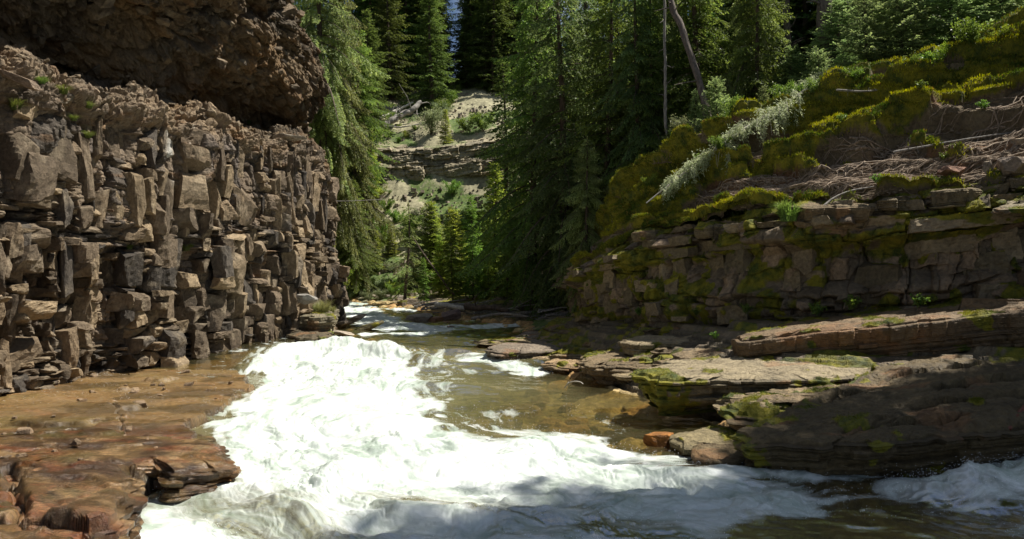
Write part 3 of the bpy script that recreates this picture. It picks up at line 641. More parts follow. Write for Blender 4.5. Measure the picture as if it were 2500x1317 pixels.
RB += [np.array([*UZ(px, py, 0)[:2], z]) for px, py, z in [(1140,838,-.1),(1215,880,-.2),(1330,893,-.3),(1430,935,-.35),(1560,975,-.35),(1640,1035,-.35),(1650,1090,-.3),(1790,1165,-.35),(2000,1165,-.35),(2300,1160,-.35),(2500,1120,-.3),(2900,1080,-.2),
   (1000,1000,-.8),(1200,1000,-.5),(1400,1020,-.42),(1500,1080,-.4),(1300,1150,-.7),(1000,1300,-1),(1600,1300,-.9),(2200,1300,-.45),(2500,1300,-.3),(1100,900,-.5),(1050,850,-.2),(700,900,-.9),(600,1200,-1),(300,1300,-1.2),(800,1500,-1),(2600,1400,-.3),(3200,1200,-.3)]]
RB += [np.array([-9,30,.0]),np.array([-5,30,.0]),np.array([-1,32,.1]),np.array([-6,36,.2]),np.array([-1,36,.3]),np.array([-10,44,.5]),np.array([-7,44,.5]),np.array([-12,52,.8]),np.array([-18,56,.9]),np.array([-3,40,.7])]
RBT = TPS(RB)
def shelf_right():
    x = np.concatenate([np.arange(-15, -2, .12), np.arange(-2, 17, .04)]).astype(np.float32)
    y = np.concatenate([np.arange(5.5, 32, .042), np.arange(32, 60, .12)]).astype(np.float32)
    X, Y = np.meshgrid(x, y, indexing='ij')
    Z0 = RBT(X, Y).astype(np.float32)
    above = sstep(-.1, .25, Z0-zw(X, Y))
    Zn = Z0 + .22*fbm(X*.45, Y*.8, o=4, seed=601)*above
    Zt, k = terrace(Zn+.03*fbm(X*2, Y*3, o=3, seed=602), 603, .09, .30, .34)
    Zt += .02*fbm(X*2, Y*3.5, o=4, seed=604)
    f1, f2, cid = cell(X*4.2, Y*4.2, 605); g1, g2, gi = cell(X*1.7, Y*1.7, 606)
    Zb = Z0 + .10*np.sqrt(np.clip(1-(f1*1.3)**2, 0, 1))*(cid-.15)+.22*np.sqrt(np.clip(1-(g1*1.5)**2, 0, 1))*(gi > .6)
    Z = lerp(Zb, Zt, above)
    rr = np.random.RandomState(4).rand(300)
    c = cols((.135,.107,.065), X.shape)*(.7+.6*rr[k % 300])[..., None]
    c = mix(c, (.25,.19,.13), sstep(.1,.6,fbm(X*1.1, Y*2, o=4, seed=610))*.5)
    cb = cols((.46,.34,.15), X.shape)*(.45+.8*cid)[..., None]; cb = mix(cb, (.45,.22,.07), (gi > .75)*.5)
    c = cb*(1-above[..., None])+c*above[..., None]
    moss = sstep(.05,.3,fbm(X*.9, Y*1.4, o=4, seed=611))*above*sstep(.25,.6,Z0)
    mask = np.zeros(X.shape+(3,), np.float32); mask[..., 0] = moss*.9; mask[..., 1] = .35*above+.2
    V = np.stack([X, Y, Z], -1)
    me = mesh_data('riverbed', V.reshape(-1, 3), gridf(*X.shape), np.clip(c, .005, .8), mask, [ROCK])
    tagit(obj('riverbed', me), 'brown cobbled river bed rising into stepped ledges on the right', 'river bed', kind='structure')
    return V, moss
VS, MS = shelf_right()

def slab(name, label, cat, outline, T=.6, under=.35, moss=.5, sidemoss=.3, wet=.3, col=(.21,.155,.10), seed=0, step=.04, dip=(0, 0), lay=(.07,.24), topn=.03, cracks=(), group=None):
    O = np.array([W(*p) if isinstance(p, tuple) else p for p in outline]); r = np.random.RandomState(seed)
    # plane fit
    A = np.c_[O[:, :2], np.ones(len(O))]; pl, *_ = np.linalg.lstsq(A, O[:, 2], rcond=None)
    C = O[:, :2].mean(0)
    P = O[:, :2]; P = np.vstack([P, P[:1]]); R, _ = resample(P, step=step); R = R[:-1]
    n = len(R); D = R-C; rad = np.linalg.norm(D, axis=1)
    # periodic light smoothing of corners
    for _ in range(4): R = (np.roll(R, 1, 0)+2*R+np.roll(R, -1, 0))/4
    nr = max(8, int(rad.max()/step))
    edges = np.cumsum(np.r_[0, r.uniform(lay[0], lay[1], 60)]); edges = edges[edges < T]
    edges = np.r_[edges, T] if T-edges[-1] > .04 else np.r_[edges[:-1], T]
    dz = np.arange(0, T+.001, .025); ns = len(dz)
    tan = np.roll(R, -1, 0)-np.roll(R, 1, 0); tan /= np.linalg.norm(tan, axis=1)[:, None]+1e-9
    out = np.stack([tan[:, 1], -tan[:, 0]], 1)
    if ((out*D).sum(1)).mean() < 0: out = -out
    per = np.cumsum(np.linalg.norm(np.roll(R, -1, 0)-R, axis=1)).astype(np.float32)
    kk = np.clip(np.searchsorted(edges, dz, side='right')-1, 0, len(edges)-2)
    fr = (dz-edges[kk])/(edges[kk+1]-edges[kk])
    ins = np.zeros((n, ns), np.float32)
    for j in range(ns):
        k = kk[j]
        a = .10*fbm(R[:, 0]*1.0+k*7.7, R[:, 1]*1.0, o=3, seed=seed+k)+.05*vn(R[:, 0]*5+k*3, R[:, 1]*5, seed=seed+k+50)
        b = np.floor(per/(.35+.5*((k*37 % 10)/10))+.4*vn(per*2, 0, seed=seed+k)); bl = hash3(b.astype(np.int32), np.full(n, k), np.zeros(n, int), seed)-.5
        u = under*(dz[j]/T)**1.4*(1+.6*vn(R[:, 0]*.7, R[:, 1]*.7, seed=seed+99))
        edge = .06*((np.abs(fr[j]*2-1))**6)
        ins[:, j] = a+.19*bl+u+edge+.012*vn(R[:, 0]*18, R[:, 1]*18, dz[j]*18, seed=seed+5)+ .02*r.uniform(-1, 1)
    ins[:, 0] += .05; ins -= ins[:, 0:1].mean()*0
    def plz(x, y): return pl[0]*x+pl[1]*y+pl[2]
    rows = []; mk = []
    E0 = R-out*ins[:, 0:1]
    for i in range(nr):
        f = 1-(1-i/nr)**1.0 if 0 else i/nr
        xy = C+(E0-C)*f; rows.append(xy)
    G = np.stack(rows, 1); x, y = G[..., 0], G[..., 1]
    edist = (1-np.linspace(0, 1, nr, endpoint=False))[None]*rad[:, None]
    tn = .06*fbm(x*.7, y*1.2, o=4, seed=seed+7)
    tt, kt = terrace(tn+.0*x, seed+8, .025, .06, .25, -1, 1)
    z = plz(x, y)+tt+topn*fbm(x*2.5, y*4, o=5, seed=seed+9, g=.6)+.35*topn*np.abs(fbm(x*9, y*14, o=3, seed=seed+10))-.06*np.exp(-edist/.12)
    for cr_ in cracks:
        L_ = []
        for px, py in cr_:
            dx, dz_ = (px-1250)/F, (658-py)/F; t_ = (pl[2]-CZ)/(dz_-pl[0]*dx-pl[1]); L_.append((dx*t_, t_))
        dl = dline(x+.10*vn(x*2, y*2, seed=seed+61)+.03*vn(x*8, y*8, seed=seed+62), y+.10*vn(x*2, y*3, seed=seed+63)+.03*vn(x*8, y*8, seed=seed+64), L_)
        z = z-.22*np.exp(-(dl/.06)**2)
        L_ = np.array(sorted(L_)); xw = x+.10*vn(x*2, y*2, seed=seed+61); sy_ = y-np.interp(xw, L_[:, 0], L_[:, 1])+.12*vn(x*2.5, 0*x, seed=seed+65)
        z = z+.13*np.exp(-np.maximum(sy_, 0)/.9)*(sy_ > 0)*sstep(L_[0, 0]-.2, L_[0, 0]+.4, xw)*(1-sstep(L_[-1, 0]-.4, L_[-1, 0]+.2, xw))
    topc = np.stack([x, y, z], -1)
    zc = plz(E0[:, 0], E0[:, 1])[:, None]-dz[None]-.07+ .02*fbm(R[:, 0]*2, R[:, 1]*2, o=2, seed=seed+31)[:, None]
    sx = R[:, 0][:, None]-out[:, 0][:, None]*ins; sy = R[:, 1][:, None]-out[:, 1][:, None]*ins
    side = np.stack([sx, sy, zc], -1)
    bot = np.stack([C[0]+(sx[:, -1:]-C[0])*.05, C[1]+(sy[:, -1:]-C[1])*.05, zc[:, -1:]+.1], -1)
    V = np.concatenate([topc, side, bot], 1).astype(np.float32)
    X, Y, Z = V[..., 0], V[..., 1], V[..., 2]; m = V.shape[1]
    c = cols(np.array(col)*np.array([.80,.81,.66]), X.shape); rr = r.rand(80)
    lay_id = np.concatenate([np.full(nr, 0), kk+1, [0]]); c *= (.72+.5*rr[lay_id % 80])[None, :, None]
    c *= (1+.3*fbm(X*1.7, Y*2.5, Z*2, o=3, seed=seed+11))[..., None]
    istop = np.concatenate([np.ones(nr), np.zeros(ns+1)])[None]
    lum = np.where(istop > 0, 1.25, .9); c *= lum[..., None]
    c = mix(c, (.28,.13,.05), sstep(.35,.6,fbm(X*1.1, Y*1.6, Z, o=3, seed=seed+12))*.4)
    if wet > .7:
        c = mix(c, (.045,.022,.010), sstep(-.1,.4,fbm(X*1.2, Y*1.4, o=4, seed=520))*.8)
        c = mix(c, (.30,.19,.09), sstep(.15,.6,fbm(X*1.6+5, Y*1.8, o=4, seed=521))*.7)
        c = mix(c, (.19,.055,.018), sstep(.3,.7,fbm(X*1.9+5, Y*2.2, o=4, seed=522))*.5)
        c = mix(c, (.075,.065,.018), sstep(.1,.6,fbm(X*1.0+9, Y*1.2, o=4, seed=523))*.6); c *= .85
    mm = fbm(X*1.2, Y*1.6, Z*1.2, o=4, seed=seed+13)
    ed = np.concatenate([edist, np.zeros((n, ns+1))], 1)
    M = np.where(istop > 0, sstep(.55-moss, .75-moss, mm+.25*np.exp(-ed/.4)), sstep(.6-sidemoss, .8-sidemoss, mm+.25*np.exp(-np.concatenate([np.zeros(nr), dz, [9]])/.15)[None]))
    V[..., 2] += (M*istop*.035*(1+fbm(X*8, Y*8, o=2, seed=seed+14)))
    mask = np.zeros(X.shape+(3,), np.float32); mask[..., 0] = M; mask[..., 1] = wet
    fc = gridf(n, m, wrap=True)
    # consistent normals up on top
    base = V.reshape(-1, 3).mean(0); base[2] = V[..., 2].min()
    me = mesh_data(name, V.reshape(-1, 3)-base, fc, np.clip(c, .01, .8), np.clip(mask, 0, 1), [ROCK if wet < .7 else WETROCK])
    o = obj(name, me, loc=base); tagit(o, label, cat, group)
    FUZZ.append((V[:, :nr+6].reshape(-1, 3), M[:, :nr+6].ravel()))
    return o
SL = 'wet bedrock slabs at lower left'
uz = lambda *q: UZ(*q)
slab('rock_slab', 'wet red-brown slab pointing into the white water at left', 'rock slab',
     [uz(574,1140,.30),uz(549,1090,.34),uz(500,1046,.32),uz(430,1040,.32),uz(200,1034,.34),uz(-60,1060,.42),uz(-80,1120,.55),uz(200,1124,.56),uz(388,1112,.52),uz(420,1146,.46)],
     T=.75, under=.05, moss=-.6, sidemoss=-.6, wet=.95, col=(.13,.075,.033), seed=751, lay=(.04,.11), topn=.02, group=SL)
slab('rock_slab', 'large dark wet stepped slab filling the lower left corner', 'rock slab',
     [uz(305,1134,.66),uz(346,1168,.66),uz(322,1226,.72),uz(272,1266,.76),uz(262,1330,.80),uz(250,1500,.82),uz(-260,1560,.84),uz(-420,1330,.8),uz(-300,1130,.66),uz(0,1112,.62)],
     T=.95, under=.05, moss=-.6, sidemoss=-.6, wet=.95, col=(.12,.068,.03), seed=752, lay=(.05,.14), topn=.025, group=SL,
     cracks=[[(20,1140),(50,1190),(60,1240),(62,1275)],[(62,1272),(160,1275),(260,1300)],[(62,1272),(0,1262),(-80,1270)]])
RL = 'bedded rock ledges of the right bank'
slab('rock_slab', 'broad dark wet rock slab with parallel cracks, sloping to the rapids at lower right', 'rock slab',
     [(1800,1035,12.7),(1830,1075,12.2),(2020,1085,11.8),(2160,1092,11.6),(2350,1070,11.7),(2560,1040,11.6),(3000,1060,10.4),(3300,900,13),(2700,838,17.2),(2300,858,18.0),(2130,880,17.2),(2050,935,15.5),(1930,985,14.1)],
     T=.95, under=.75, moss=.02, sidemoss=.18, wet=.55, col=(.14,.10,.058), seed=701, topn=.045, group=RL,
     cracks=[[(2240,990),(2380,980),(2560,962)],[(2180,1034),(2260,1024),(2350,1014)],[(2260,962),(2400,945),(2560,918)],[(2170,930),(2300,905),(2410,890)],[(2060,1050),(2110,1036),(2180,1022)],[(2000,985),(2060,965),(2120,958)],[(2380,1048),(2500,1028)]])
slab('rock_ledge', 'mossy overhanging ledge with pale lit top in the middle of the right bank', 'rock ledge',
     [(1545,905,16.9),(1600,920,16.1),(1800,918,16.0),(1960,925,15.9),(2080,918,16.2),(2200,885,17.3),(2150,868,18.4),(1900,870,18.6),(1640,872,18.8)],
     T=.85, under=.6, moss=.42, sidemoss=.55, wet=.35, col=(.25,.20,.15), seed=702, group=RL)
slab('rock_ledge', 'long stepped ledge with golden moss edge running right under the mossy rock wall', 'rock ledge',
     [(1785,812,19.3),(1810,820,18.4),(1960,812,18.0),(2150,800,17.4),(2350,778,16.9),(2560,752,16.3),(3000,700,14.6),(3200,640,17),(2600,700,20),(2300,745,20.5),(1980,778,21.5)],
     T=.82, under=.22, moss=.38, sidemoss=.12, wet=.35, col=(.20,.135,.09), seed=703, lay=(.12,.4), group=RL)
slab('rock_ledge', 'blunt light brown ledge end standing over the pool beside the dead curved twig', 'rock ledge',
     [(1412,872,22.6),(1440,890,21.8),(1560,893,21.0),(1640,900,20.2),(1700,880,21.0),(1640,858,23.4),(1500,852,24.5),(1430,858,24.2)],
     T=.62, under=.5, moss=.32, sidemoss=.1, wet=.35, col=(.25,.18,.12), seed=704, group=RL)
slab('rock_ledge', 'pale bare flat slab catching the sun above the mossy ledges', 'rock ledge',
     [(1515,826,23.0),(1545,836,22.3),(1640,834,22.0),(1790,830,21.4),(1840,815,22.5),(1700,806,24.3),(1560,812,24.8)],
     T=.42, under=.12, moss=.05, sidemoss=.05, wet=.1, col=(.34,.27,.20), seed=705, group=RL)
slab('rock_ledge', 'grey purple flat tongue of rock pointing into the river beyond the ledges', 'rock ledge',
     [(1185,842,27.0),(1215,858,26.2),(1300,858,26.3),(1370,850,27.0),(1400,815,31),(1330,800,34),(1300,800,34.3),(1240,822,30.2)],
     T=.55, under=.35, moss=.0, sidemoss=.1, wet=.3, col=(.24,.19,.17), seed=706, lay=(.05,.13), group=RL)
slab('rock_ledge', 'thin low slab at the waterline between the grey tongue and the blunt ledge', 'rock ledge',
     [(1325,880,24.9),(1370,893,24.0),(1440,896,23.6),(1500,880,24.4),(1470,862,26.5),(1380,862,26.8)],
     T=.32, under=.2, moss=.1, sidemoss=.1, wet=.3, col=(.25,.17,.11), seed=707, lay=(.05,.13), group=RL)
slab('rock_ledge', 'thick dark mossy block between the grey tongue and the far wall end', 'rock ledge',
     [(1320,795,31.2),(1345,806,30.2),(1440,806,28.5),(1530,798,27.6),(1600,780,28),(1480,765,31),(1360,772,33)],
     T=.95, under=.12, moss=.5, sidemoss=.4, wet=.35, col=(.17,.12,.08), seed=708, group=RL)
slab('rock_ledge', 'layered mossy shelf between the dark block and the pale bare slab', 'rock ledge',
     [(1405,822,27.4),(1430,838,26.2),(1530,842,25.0),(1600,820,26.0),(1500,800,28.6)],
     T=.5, under=.15, moss=.4, sidemoss=.35, wet=.35, col=(.19,.14,.09), seed=709, group=RL)
slab('rock_ledge', 'narrow moss-topped shelf just left of the long stepped ledge', 'rock ledge',
     [(1640,858,20.4),(1680,868,19.8),(1800,868,19.3),(1930,862,19.0),(1960,845,20),(1820,838,20.8),(1700,842,21)],
     T=.34, under=.15, moss=.45, sidemoss=.3, wet=.35, col=(.22,.16,.11), seed=710, group=RL)
slab('rock_ledge', 'ragged stepped rock end with green moss beside the broad wet slab', 'rock ledge',
     [(1768,985,14.7),(1790,1010,14.0),(1880,1012,13.9),(1960,985,14.8),(2060,950,16),(1960,930,16.3),(1850,945,15.9)],
     T=.5, under=.2, moss=.4, sidemoss=.35, wet=.3, col=(.19,.14,.09), seed=711, lay=(.05,.12), group=RL)
slab('rock_slab', 'low flat rock with lit mossy top under the overhanging ledge', 'rock slab',
     [(1628,1058,14.2),(1660,1078,13.6),(1740,1080,13.6),(1830,1068,13.9),(1860,1040,14.9),(1760,1032,15.2),(1670,1040,14.9)],
     T=.4, under=.1, moss=.33, sidemoss=.1, wet=.3, col=(.24,.19,.12), seed=712, lay=(.08,.2))
slab('rock_slab', 'squat brown block sitting at the waterline in front of the low flat rock', 'rock slab',
     [(1672,1088,13.2),(1700,1105,12.8),(1790,1118,12.6),(1850,1105,12.9),(1850,1070,13.7),(1730,1066,13.8)],
     T=.5, under=.12, moss=.12, sidemoss=.1, wet=.45, col=(.17,.12,.07), seed=713, lay=(.1,.25))
slab('rock_ledge', 'grassy rock stub at the foot of the left cliff where the river turns', 'rock ledge',
     [(735,766,31.4),(770,772,30.6),(812,768,31.0),(822,750,34),(790,742,36),(740,748,35)],
     T=1.15, under=.1, moss=.1, sidemoss=.0, wet=.35, col=(.27,.23,.18), seed=714)
slab('rock_ledge', 'low dark wet rock below the grassy stub beside the white water', 'rock ledge',
     [(700,812,30.2),(760,822,29.2),(805,815,29.8),(808,795,32),(740,790,33)],
     T=.6, under=.1, moss=.25, sidemoss=.2, wet=.5, col=(.13,.10,.07), seed=715)
slab('rock_slab', 'mossy jutting block capping the middle of the right rock wall', 'rock block',
     [(1930,500,20.7),(1960,506,20.4),(2130,500,20.1),(2140,484,21),(2100,478,22.2),(1940,482,22.2)],
     T=.62, under=.25, moss=.4, sidemoss=.05, wet=.1, col=(.24,.175,.12), seed=716, lay=(.3,.6))
slab('rock_slab', 'flat grey flagstone resting on top of the right wall near the frame edge', 'flagstone',
     [(2410,500,18.6),(2440,506,18.2),(2560,500,18.0),(2580,484,19),(2440,486,19.3)],
     T=.14, under=.05, moss=.0, sidemoss=.0, wet=.1, col=(.30,.25,.20), seed=717, lay=(.06,.1))
for i, (px, py, d, w, T) in enumerate([(2210,478,19.9,.9,.34),(2350,455,19.6,1.3,.5),(2050,545,20.5,.6,.3),(1600,560,25.6,1.0,.35),(1760,545,23.2,1.2,.4)]):
    c_ = W(px, py, d); ang = np.linspace(0, 2*np.pi, 9)[:-1]
    slab('rock_block', ['small square block beside the flagstone above the right wall','heavy angular block left of the flagstone on the right wall','small block set in the face below the jutting mossy block','moss-capped block near the left end of the right wall','moss-capped block on the rim between the dead spruce tip and the jutting block'][i], 'rock block',
         [c_+np.array([w*.6*np.cos(a)*(1+.2*np.sin(3*a+i)), w*.5*np.sin(a)+.4, 0]) for a in ang], T=T, under=.08, moss=[0,.1,0,.45,.45][i], sidemoss=.05, wet=.1, col=(.26,.20,.14), seed=730+i, lay=(.3,.6))

rp_ = np.random.RandomState(79)
for i, (px, py, d_) in enumerate([(1360,868,26.5),(1400,850,27),(1455,858,25.6),(1480,838,26.8),(1540,850,24.4),(1600,845,23.8),(1345,822,30),(1440,806,29.5),(1380,836,28.6),(1640,842,22.8),(1700,850,21.6),(1590,872,21.9),(1660,878,20.4),(1900,842,20.3),(1985,838,19.6),(1860,856,19.8),(1720,905,17.3),(1600,905,18.1),(1990,945,15.6),(1900,958,15.2),(1830,975,15.0),(2080,860,18.6),(2250,850,18.2),(1240,830,29),(1290,815,31.5),(1700,800,24)]):
    c_ = W(px, py, d_); w_ = rp_.uniform(.7, 1.7); h_ = rp_.uniform(.4, .8); n_ = 11
    slab('rock_plate', 'thin flat rock plate among the stepped ledges of the right bank', 'rock plate',
         [c_+np.array([w_*math.cos(q)*rp_.uniform(.75, 1.2), h_*math.sin(q)*rp_.uniform(.75, 1.2), .03*math.cos(q)]) for q in np.linspace(0, 2*np.pi, n_)[:-1]],
         T=rp_.uniform(.14, .34), under=.12, moss=[.45, .1, .3][i % 3], sidemoss=.15, wet=.35, col=[(.25,.18,.12),(.19,.135,.09),(.29,.22,.15)][i % 3], seed=760+i, lay=(.05,.1), group='thin rock plates of the right bank')
# ------------------------------------------------------------------ boulders
def boulder_mesh(seed, sz, col, facets=14, moss=0., wet=.2, name='boulder', sub=5):
    r = np.random.RandomState(seed)
    n = 46*(sub-3); u = np.linspace(0, 2*np.pi, 2*n, endpoint=False); v = np.linspace(.001, np.pi-.001, n)
    U, Vv = np.meshgrid(u, v, indexing='ij'); D = np.stack([np.cos(U)*np.sin(Vv), np.sin(U)*np.sin(Vv), np.cos(Vv)], -1)
    nd = r.normal(size=(facets, 3)); nd /= np.linalg.norm(nd, axis=1)[:, None]; h = r.uniform(.72, 1.0, facets)
    nd[0] = (r.normal(0,.15), r.normal(0,.15), 1); h[0] = .7
    R = np.full(U.shape, 1.25)
    for a, b in zip(nd, h):
        q = D@a; R = np.minimum(R, np.where(q > .05, b/np.maximum(q, .05), 9))
    R *= 1+.05*fbm(D[..., 0]*2+seed, D[..., 1]*2, D[..., 2]*2, o=4, seed=seed)
    V = D*R[..., None]*np.array(sz)
    c = cols(col, U.shape)*(1+.35*fbm(D[..., 0]*2, D[..., 1]*2, D[..., 2]*4+seed, o=4, seed=seed+1))[..., None]
    M = sstep(.6-moss, .8-moss, fbm(D[..., 0]*1.5, D[..., 1]*1.5, D[..., 2]*1.5, o=3, seed=seed+2)+.3*D[..., 2])*(moss > 0)
    mask = np.zeros(U.shape+(3,), np.float32); mask[..., 0] = M; mask[..., 1] = wet
    return mesh_data(name, V.reshape(-1, 3), gridf(2*n, n, wrap=True), np.clip(c, .01, .8), mask, [ROCK], smooth=False)
BO = [ # px,py(centre),depth,(sx,sy,sz),col,moss,label
 ((1020,779,39.5),(.75,.6,.34),(.25,.21,.17),0,'smooth grey boulder at the left of the midstream rock pile'),
 ((1098,772,40.5),(.55,.5,.42),(.19,.13,.11),0,'dark angular boulder at the right of the midstream rock pile'),
 ((1062,782,39.6),(.5,.35,.26),(.30,.16,.09),0,'reddish wet rock between the two midstream boulders'),
 ((1088,788,39.0),(.22,.2,.14),(.30,.16,.10),0,'small red rock in front of the dark midstream boulder'),
 ((1076,775,40.2),(.42,.2,.08),(.42,.34,.26),0,'thin pale flagstone leaning on the dark midstream boulder'),
 ((900,798,34.5),(.62,.45,.2),(.13,.11,.05),.55,'mossy green flat boulder at the end of the left stone spit'),
 ((862,782,36.5),(.7,.3,.16),(.24,.20,.15),0,'long pale slab in the left stone spit next to the mossy boulder'),
 ((838,790,35.5),(.45,.3,.14),(.20,.16,.12),0,'brown slab in the left stone spit below the grassy stub'),
 ((835,812,32.5),(.5,.3,.10),(.36,.30,.23),0,'bright flat stone at the waterline beside the first rapids'),
 ((1120,805,36.4),(.6,.35,.16),(.12,.09,.07),0,'dark rock just breaking the surface downstream of the midstream pile'),
 ((1068,808,36.2),(.25,.2,.1),(.16,.11,.08),0,'small brown stone breaking the surface left of the dark rock'),
 ((946,726,54),(.55,.4,.3),(.34,.29,.23),0,'light grey block on the gravel bar at the river bend'),
 ((975,732,52.5),(.6,.45,.42),(.24,.20,.16),0,'large brown block at the right end of the gravel bar'),
 ((890,722,56),(.55,.4,.18),(.42,.36,.30),0,'white slab at the left end of the gravel bar'),
 ((918,724,55),(.5,.4,.24),(.36,.29,.22),0,'pale rock second from the left on the gravel bar'),
 ((1000,745,49),(1.0,.7,.55),(.12,.09,.06),.2,'dark undercut bank boulder at the foot of the leaning spruces'),
 ((1160,790,39),(.8,.35,.14),(.17,.13,.09),.2,'low flat stone right of the midstream pile by the driftwood'),
 ((1612,1072,14.6),(.30,.22,.16),(.34,.14,.03),0,'small orange wet rock at the edge of the pool'),
 ((2325,418,20.2),(.34,.3,.16),(.28,.16,.11),0,'reddish square stone on the bank above the right wall'),
 ((2470,405,19.6),(.42,.3,.30),(.27,.21,.16),0,'pointed grey brown rock on the bank at the right frame edge'),
 ((2412,408,19.8),(.14,.1,.22),(.30,.24,.18),0,'small upright stone between the square stone and the pointed rock'),
 ((42,192,18.9),(.50,.25,.13),(.27,.20,.14),0,'loose tilted slab lying on the left cliff crest'),
 ((745,728,30.8),(.42,.3,.24),(.27,.25,.22),0,'pale cube-like block sticking out of the left cliff above the grassy stub'),
 ((705,335,32.5),(.75,.3,.16),(.34,.29,.22),0,'loose pale flake lying on the crest of the left cliff'),
]
for i, (p, sz, col, moss, lab) in enumerate(BO):
    me = boulder_mesh(900+i, sz, col, moss=moss, wet=.3 if p[1] > 700 else .05, sub=4 if p[2] > 30 else 5)
    o = obj('boulder', me, loc=W(*p)); o.rotation_euler = (0.05*math.sin(i*3), .12*math.sin(i*5.)+(-.3 if i in (5,6,7,27) else 0)+(.5 if i == 21 else 0), math.sin(i*7.)*.5); tagit(o, lab, 'boulder' if sz[2] > .15 else 'stone')
# ------------------------------------------------------------------ water
def uz2(l, z=0.): return [UZ(a, b, z)[:2] for a, b in l]
FOAM = uz2([(790,868),(700,872),(628,905),(640,940),(600,985),(560,1020),(476,1032),(515,1050),(560,1085),(582,1140),(500,1175),(415,1180),(345,1225),(300,1317),(290,1500),(1500,1500),(1700,1310),(1830,1262),(2120,1250),(2330,1222),(2520,1180),(2700,1150),(2700,1080),(2500,1108),(2400,1130),(2300,1160),(2080,1165),(1860,1165),(1700,1162),(1560,1130),(1430,1085),(1300,1082),(1160,1098),(1075,1050),(1035,980),(1010,930),(1020,888),(930,880)])
DARKS = [ (uz2([(1880,1192),(2000,1200),(2150,1195),(2280,1185)]),.35,.9), (uz2([(2020,1235),(2150,1228)]),.25,.6), (uz2([(1250,1290),(1400,1300),(1600,1285)]),.35,.45) ]
UPF = [ ([W(905,775,41)[:2],W(930,795,37)[:2],W(980,800,35.6)[:2],W(1060,802,35.2)[:2]],.85,1.25), ([W(860,745,50)[:2],W(885,765,44)[:2],W(930,790,38)[:2]],.95,1.15),
        ([W(1100,797,36.6)[:2],W(1170,800,36)[:2],W(1240,795,37)[:2]],.5,1.05), ([W(960,752,47)[:2],W(1010,758,45)[:2]],.4,.95), ([W(820,832,29.6)[:2],W(860,838,28.9)[:2],W(905,848,27.8)[:2]],.45,1.),
        ([W(850,738,52)[:2],W(872,752,47.5)[:2],W(905,772,42)[:2],W(960,790,38)[:2],W(1020,800,36)[:2]],.6,1.2), ([W(900,812,33)[:2],W(1000,812,33)[:2],W(1050,808,33.5)[:2]],.35,.95), ([W(1150,870,27)[:2],W(1220,880,26)[:2],W(1300,895,24.6)[:2]],.45,.9) ]
SEMI = uz2([(1000,890),(1120,900),(1140,935),(1110,985),(1080,1030),(1010,1000)])
